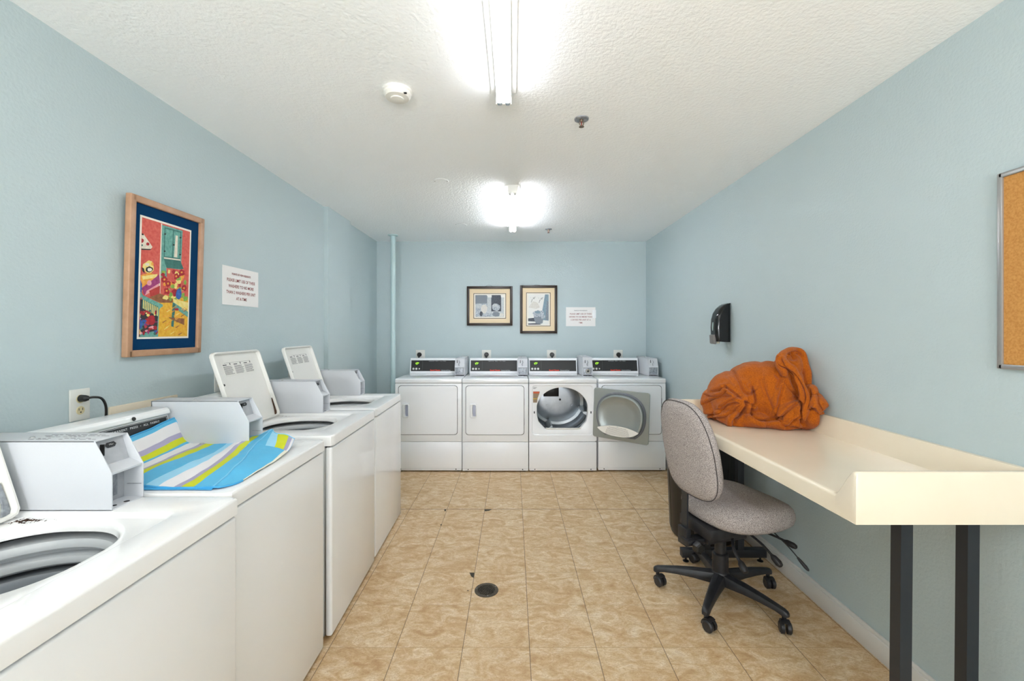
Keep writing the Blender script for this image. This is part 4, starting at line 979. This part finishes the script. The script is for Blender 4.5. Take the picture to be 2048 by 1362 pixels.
# ------------------------------------------------------------------ striped bag on the second washer
def bag():
    m = bpy.data.materials.new('striped_bag_cloth'); m.use_nodes = True; nt = m.node_tree; N = nt.nodes; Lk = nt.links; b = N['Principled BSDF']
    uv = N.new('ShaderNodeUVMap'); sp_ = N.new('ShaderNodeSeparateXYZ'); Lk.new(uv.outputs[0], sp_.inputs[0])
    rp = N.new('ShaderNodeValToRGB'); rp.color_ramp.interpolation = 'CONSTANT'; e = rp.color_ramp.elements
    B, LB, W_, G_, Y_ = '#58b4de', '#9bd3ee', '#e6e3e6', '#a9a3bf', '#cfd413'
    st = [(0, B), (.045, W_), (.155, G_), (.195, Y_), (.24, B), (.265, W_), (.335, G_), (.37, Y_), (.43, B), (.53, LB), (.585, W_), (.655, G_), (.69, Y_), (.755, B), (.955, '#e3dfcb')]
    while len(e) < len(st): e.new(.5)
    for i, (p_, c_) in enumerate(st): e[i].position = p_; e[i].color = S(c_)
    Lk.new(sp_.outputs[0], rp.inputs[0])
    r2 = N.new('ShaderNodeValToRGB'); r2.color_ramp.interpolation = 'CONSTANT'; e2 = r2.color_ramp.elements
    s2 = [(0, B), (.865, LB), (.895, Y_), (.945, G_), (.968, W_), (.985, B)]
    while len(e2) < len(s2): e2.new(.5)
    for i, (p_, c_) in enumerate(s2): e2[i].position = p_; e2[i].color = S(c_)
    Lk.new(sp_.outputs[0], r2.inputs[0])
    g1 = N.new('ShaderNodeMath'); g1.operation = 'GREATER_THAN'; Lk.new(sp_.outputs[0], g1.inputs[0]); g1.inputs[1].default_value = .845
    g2 = N.new('ShaderNodeMath'); g2.operation = 'GREATER_THAN'; Lk.new(sp_.outputs[1], g2.inputs[0]); g2.inputs[1].default_value = .66
    g3 = N.new('ShaderNodeMath'); g3.operation = 'MULTIPLY'; Lk.new(g1.outputs[0], g3.inputs[0]); Lk.new(g2.outputs[0], g3.inputs[1])
    mx = N.new('ShaderNodeMix'); mx.data_type = 'RGBA'; Lk.new(g3.outputs[0], mx.inputs[0]); Lk.new(rp.outputs[0], mx.inputs[6]); Lk.new(r2.outputs[0], mx.inputs[7])
    Lk.new(mx.outputs[2], b.inputs['Base Color']); b.inputs['Roughness'].default_value = .6
    tr = N.new('ShaderNodeTexNoise'); tr.inputs['Scale'].default_value = 35; tr.inputs['Detail'].default_value = 4; tc = N.new('ShaderNodeTexCoord'); Lk.new(tc.outputs['Object'], tr.inputs[0])
    u = N.new('ShaderNodeBump'); u.inputs['Strength'].default_value = .35; u.inputs['Distance'].default_value = .004; Lk.new(tr.outputs[0], u.inputs['Height']); Lk.new(u.outputs[0], b.inputs['Normal'])
    zt_ = ZT+.004
    # rows: u from the console side (0) to the front hem (1); columns: near -> far
    rows = [
        (0.00, [(-1.450, 1.36, 1.028), (-1.450, 1.55, 1.040), (-1.450, 1.70, 1.054), (-1.448, 1.836, 1.072)]),
        (0.05, [(-1.440, 1.36, 1.012), (-1.440, 1.55, 1.022), (-1.440, 1.70, 1.036), (-1.440, 1.842, 1.054)]),
        (0.16, [(-1.418, 1.36, .984), (-1.418, 1.55, .988), (-1.418, 1.70, .996), (-1.424, 1.852, 1.010)]),
        (0.24, [(-1.375, 1.35, .968), (-1.37, 1.53, .966), (-1.375, 1.70, .968), (-1.398, 1.862, .972)]),
        (0.33, [(-1.30, 1.34, zt_+.004), (-1.31, 1.53, zt_), (-1.325, 1.72, zt_+.006), (-1.335, 1.868, zt_+.002)]),
        (0.43, [(-1.22, 1.335, zt_), (-1.235, 1.53, zt_+.016), (-1.265, 1.72, zt_+.004), (-1.28, 1.875, zt_)]),
        (0.54, [(-1.125, 1.33, zt_+.004), (-1.15, 1.52, zt_+.012), (-1.195, 1.72, zt_), (-1.225, 1.90, zt_+.006)]),
        (0.66, [(-1.045, 1.33, zt_), (-1.075, 1.52, zt_+.004), (-1.13, 1.72, zt_+.012), (-1.175, 1.925, zt_+.012)]),
        (0.76, [(-.985, 1.33, zt_+.002), (-1.02, 1.52, zt_+.012), (-1.085, 1.73, zt_+.010), (-1.135, 1.935, zt_+.020)]),
        (0.845, [(-.925, 1.328, zt_+.003), (-.965, 1.52, zt_+.020), (-1.04, 1.73, zt_+.022), (-1.093, 1.945, zt_+.040)]),
        (0.88, [(-.905, 1.335, zt_), (-.925, 1.53, zt_+.014), (-.985, 1.74, zt_+.022), (-1.045, 1.89, zt_+.038)]),
        (0.93, [(-.885, 1.37, zt_-.001), (-.898, 1.55, zt_+.004), (-.935, 1.73, zt_+.014), (-.985, 1.87, zt_+.032)]),
        (0.99, [(-.88, 1.40, zt_-.002), (-.885, 1.56, zt_), (-.90, 1.72, zt_+.006), (-.935, 1.84, zt_+.022)]),
    ]
    NU, NV = 96, 60
    us = [q[0] for q in rows]
    def cr(P4, t):
        a, b_, c_, d_ = P4; return .5*((2*b_)+(c_-a)*t+(2*a-5*b_+4*c_-d_)*t*t+(3*b_-a-3*c_+d_)*t**3)
    def evr(pts, v):
        pts = [Vector(p_) for p_ in pts]; s = v*(len(pts)-1); i = min(int(s), len(pts)-2); t_ = s-i
        return cr((pts[max(i-1, 0)], pts[i], pts[i+1], pts[min(i+2, len(pts)-1)]), t_)
    rnd = noise
    V = []; UV = []
    for j in range(NV+1):
        v = j/NV; keyp = [evr(q[1], v) for q in rows]
        for i in range(NU+1):
            s = i/NU*(len(rows)-1); k = min(int(s), len(rows)-2); t_ = s-k
            p_ = cr((keyp[max(k-1, 0)], keyp[k], keyp[k+1], keyp[min(k+2, len(rows)-1)]), t_); uu = us[k]+(us[k+1]-us[k])*t_
            wv = .006*rnd.noise(Vector((p_.x*9, p_.y*7, 3)))+.003*rnd.noise(Vector((p_.x*24, p_.y*16, 8)))
            p_.z = max(ZT+.0025, p_.z+wv)
            V.append(p_); UV.append((max(0.001, min(.999, uu+.012*math.sin(v*7+1)*math.sin(uu*PI))), v))
    me = bpy.data.meshes.new('bag_cloth'); Fc = []
    for j in range(NV):
        for i in range(NU):
            a = j*(NU+1)+i; Fc.append((a, a+1, a+NU+2, a+NU+1))
    org = Vector((-1.15, 1.6, ZT))
    me.from_pydata([p_-org for p_ in V], [], Fc); ul = me.uv_layers.new(name='UVMap')
    for lp_ in me.loops: ul.data[lp_.index].uv = UV[lp_.vertex_index]
    for p_ in me.polygons: p_.use_smooth = True
    me.materials.append(m)
    r = thing('tote_bag', 'flat blue, white, grey and yellow striped cloth bag lying on the second washer', 'bag', org)
    o = link('bag_cloth', me, r); sd = o.modifiers.new('thick', 'SOLIDIFY'); sd.thickness = .0018; sd.offset = 1
    def idx(i, j): return V[j*(NU+1)+i]-org
    kk = int(9/12*NU)
    TRIM = mat('bag_trim_blue', '#7cc6e8', .6); TRIM2 = mat('bag_side_blue', '#3f9fd4', .6)
    up_ = Vector((0, 0, .003))
    MB().tube([idx(kk, j)+up_ for j in range(NV+1)], .0026, 8).build('hem_seam', TRIM, r)
    MB().tube([idx(i, 0)+Vector((0, 0, .001)) for i in range(NU+1)], .003, 8).build('side_binding', TRIM2, r)
    MB().tube([idx(i, NV)+Vector((0, 0, .002)) for i in range(NU+1)], .0022, 8).build('side_binding', TRIM, r)
    MB().tube([idx(0, j)+Vector((.001, 0, .001)) for j in range(NV+1)], .0035, 8).build('top_binding', TRIM2, r)
    # shallow gusset under the near edge
    gs = MB(); L1 = [idx(i, 0) for i in range(int(.2*NU), kk+1)]
    gs.loft([L1, [p_+Vector((0, -.010, -max(0, p_.z-.0025)*1.0)) for p_ in L1], [p_+Vector((0, .03, -max(0, p_.z-.0022))) for p_ in L1]], False, False, closed=False).build('gusset', TRIM2, r)
    MB().loft([ring(Vector((-1.325, 1.83, zt_+.006))-org, (0, 0, 1), .010, 20), ring(Vector((-1.325, 1.83, zt_+.009))-org, (0, 0, 1), .007, 20)]).build('snap_button', CHROME, r)
bag()

# ------------------------------------------------------------------ fleece blanket heap
def blanket():
    b = MB()
    def E(x, y, z, rx, ry, rz, rot=(0, 0, 0)):
        from mathutils import Euler
        b.ell((x, y, z), (rx, ry, rz), 28, M=Euler(rot).to_matrix().to_4x4())
    E(1.30, 2.52, 1.058, .155, .17, .155)
    E(1.40, 2.50, 1.100, .16, .17, .170)
    E(1.27, 2.57, 1.02, .14, .12, .12)
    E(1.46, 2.44, 1.10, .13, .15, .178)
    E(1.53, 2.42, 1.13, .08, .12, .17)
    E(1.545, 2.41, 1.25, .06, .085, .09, (0, .1, 0))
    E(1.50, 2.33, 1.00, .10, .085, .085)
    E(1.565, 2.31, 1.00, .05, .10, .085)
    E(1.585, 2.27, 1.045, .036, .06, .06)
    E(1.575, 2.22, 1.075, .034, .05, .04, (.5, 0, 0))
    E(1.34, 2.38, .955, .10, .07, .045)
    E(1.25, 2.45, .965, .10, .10, .055)
    E(1.46, 2.32, .945, .10, .06, .035)
    E(*P(1617, 800, 2.30), .045, .06, .05)
    E(*P(1622, 785, 2.27), .03, .045, .045)
    # rolled hood edge
    hood = [P(x, y, Y_) for x, y, Y_ in ((1566, 752, 2.30), (1562, 724, 2.31), (1566, 709, 2.33), (1578, 702, 2.36), (1592, 699.5, 2.38), (1604, 706, 2.37), (1609, 718, 2.36), (1611, 732, 2.35), (1616, 752, 2.33), (1618, 775, 2.31))]
    b.tube(curve2(hood, 5), .018, 14)
    h2 = [P(x, y, Y_) for x, y, Y_ in ((1562, 716, 2.31), (1572, 730, 2.27), (1588, 742, 2.26), (1602, 765, 2.25), (1611, 790, 2.24), (1612, 815, 2.235), (1604, 840, 2.24))]
    b.tube(curve2(h2, 5), .016, 14)
    roll = [P(x, y, Y_) for x, y, Y_ in ((1636, 792, 2.25), (1643, 803, 2.21), (1649, 814, 2.18))]
    b.tube(curve2(roll, 4), [.022]*4+[.024]*5, 14)
    E(*P(1482, 849, 2.39)+Vector((0, 0, .004)), .055, .035, .022)
    E(*P(1566, 852, 2.33)+Vector((0, 0, .006)), .10, .045, .020)
    me0 = bpy.data.meshes.new('h'); b.bm.to_mesh(me0); b.bm.free()
    tmp = bpy.data.objects.new('h', me0); COL.objects.link(tmp)
    rm = tmp.modifiers.new('r', 'REMESH'); rm.mode = 'VOXEL'; rm.voxel_size = .0032
    sm = tmp.modifiers.new('s', 'SMOOTH'); sm.iterations = 8; sm.factor = .6
    dg = bpy.context.evaluated_depsgraph_get(); me = bpy.data.meshes.new_from_object(tmp.evaluated_get(dg)); bpy.data.objects.remove(tmp)
    nv = len(me.vertices); co = np.empty(nv*3); me.vertices.foreach_get('co', co); co = co.reshape(-1, 3)
    no = np.empty(nv*3); me.vertices.foreach_get('normal', no); no = no.reshape(-1, 3)
    px = CX+F*co[:, 0]/co[:, 1]; py = CY-(co[:, 2]-CH)*F/co[:, 1]
    facing = np.clip(-(no*co).sum(1)/np.linalg.norm(co, axis=1)+.35+ (co[:, 2]-CH)/np.linalg.norm(co, axis=1)*0, 0, 1)
    def z6(pts): return [(1380+a/6.81, 680+c/6.81) for a, c in pts]
    cre = [  # (polyline, width px, depth m, side of bulge)
        ([(550, 390), (620, 480), (680, 580), (730, 690), (800, 740), (870, 700)], 2.6, .013, 1),
        ([(480, 640), (560, 700), (640, 760), (760, 850), (850, 885)], 2.4, .018, -1), ([(290, 700), (400, 680), (480, 640)], 2.0, .012, 1),
        ([(190, 740), (300, 775), (420, 750), (500, 710)], 1.8, .012, 1), ([(190, 865), (300, 810), (430, 770), (560, 765)], 2.0, .012, 1),
        ([(430, 900), (500, 850), (600, 800), (650, 770)], 1.8, .010, 1), ([(210, 1020), (350, 1015), (430, 960), (520, 880), (680, 850)], 2.2, .014, 1),
        ([(260, 1065), (450, 1055), (560, 990), (650, 900), (700, 850)], 1.8, .012, 1), ([(600, 1110), (660, 1040), (740, 930), (760, 860)], 3.4, .034, 1),
        ([(840, 640), (870, 750), (885, 860), (830, 930)], 2.4, .016, -1), ([(830, 930), (850, 1020), (940, 1075), (1050, 1085), (1170, 1065), (1240, 1065)], 3.2, .032, -1),
        ([(1240, 260), (1290, 370), (1400, 460), (1480, 560), (1550, 680), (1560, 800), (1530, 900), (1505, 1000), (1520, 1150)], 2.6, .018, -1),
        ([(1290, 560), (1350, 650), (1430, 730), (1500, 830), (1500, 900)], 2.0, .010, 1), ([(1240, 1065), (1330, 970), (1440, 880)], 2.2, .013, 1),
        ([(1140, 1070), (1180, 960), (1210, 840), (1240, 720), (1265, 630)], 3.6, .010, 1), ([(1050, 1095), (1200, 1095), (1260, 1160), (1400, 1190), (1510, 1195)], 1.8, .014, 1),
        ([(1310, 1190), (1420, 1100), (1480, 1040)], 2.0, .010, 1), ([(1640, 690), (1655, 780), (1640, 850), (1615, 940), (1680, 925)], 2.0, .014, 1),
        ([(1740, 740), (1750, 860), (1800, 960)], 2.0, .014, -1), ([(740, 600), (850, 700)], 3, .006, 1), ([(960, 540), (1010, 680), (1060, 800), (1120, 930)], 4.5, .007, 1),
        ([(1180, 470), (1230, 530), (1190, 640)], 5, .012, 1), ([(1380, 560), (1450, 700), (1490, 800)], 2.0, .006, 1), ([(430, 420), (520, 500), (600, 600)], 4, .006, -1), ([(560, 1010), (640, 960), (700, 900)], 1.8, .010, 1)]
    disp = np.zeros(nv)
    for pts, wd, dp, side in cre:
        q = curve2([(a, c, 0) for a, c in z6(pts)], 5); q = np.array([(v.x, v.y) for v in q])
        best = np.full(nv, 1e9); sgn = np.zeros(nv)
        for i in range(len(q)-1):
            a, c = q[i], q[i+1]; d = c-a; L2 = (d*d).sum()+1e-9
            t_ = np.clip(((px-a[0])*d[0]+(py-a[1])*d[1])/L2, 0, 1); ex = px-(a[0]+t_*d[0]); ey = py-(a[1]+t_*d[1]); ds = np.sqrt(ex*ex+ey*ey)
            cr_ = np.sign(d[0]*ey-d[1]*ex); k = ds < best; best[k] = ds[k]; sgn[k] = cr_[k]
        s = best*sgn*(-side)
        disp += -1.35*dp*np.exp(-(best/(wd*.85))**2)+dp*.75*np.exp(-((s-2.4*wd)/(2.0*wd))**2)
    nz = np.array([noise.noise(Vector((c[0]*11, c[1]*11, c[2]*9)))*.010+noise.noise(Vector((c[0]*26+5, c[1]*26, c[2]*20)))*.004 for c in co])
    cav = np.exp(-(((px-1587)/11)**2+((py-712)/8)**2)**1.5)*.035
    disp = np.clip(disp, -.046, .020)*facing+nz-cav*facing
    co = co+no*disp[:, None]
    # rest on the counter, stay clear of wall and upstand
    co[:, 2] = np.maximum(co[:, 2], .9215)
    lim = np.where(co[:, 2] < 1.018, XR-.045, XR-.004); co[:, 0] = np.minimum(co[:, 0], lim)
    org = np.array((1.38, 2.45, .92))
    me.vertices.foreach_set('co', (co-org).ravel()); me.update()
    for p_ in me.polygons: p_.use_smooth = True
    me.materials.clear(); me.materials.append(FLEECE); me.name = 'fleece_blanket'
    o = link('fleece_blanket', me, None, org); s2 = o.modifiers.new('s', 'SMOOTH'); s2.iterations = 1; s2.factor = .4
    tag(o, 'crumpled rust-orange fleece blanket heaped on the far end of the counter', 'blanket')
blanket()
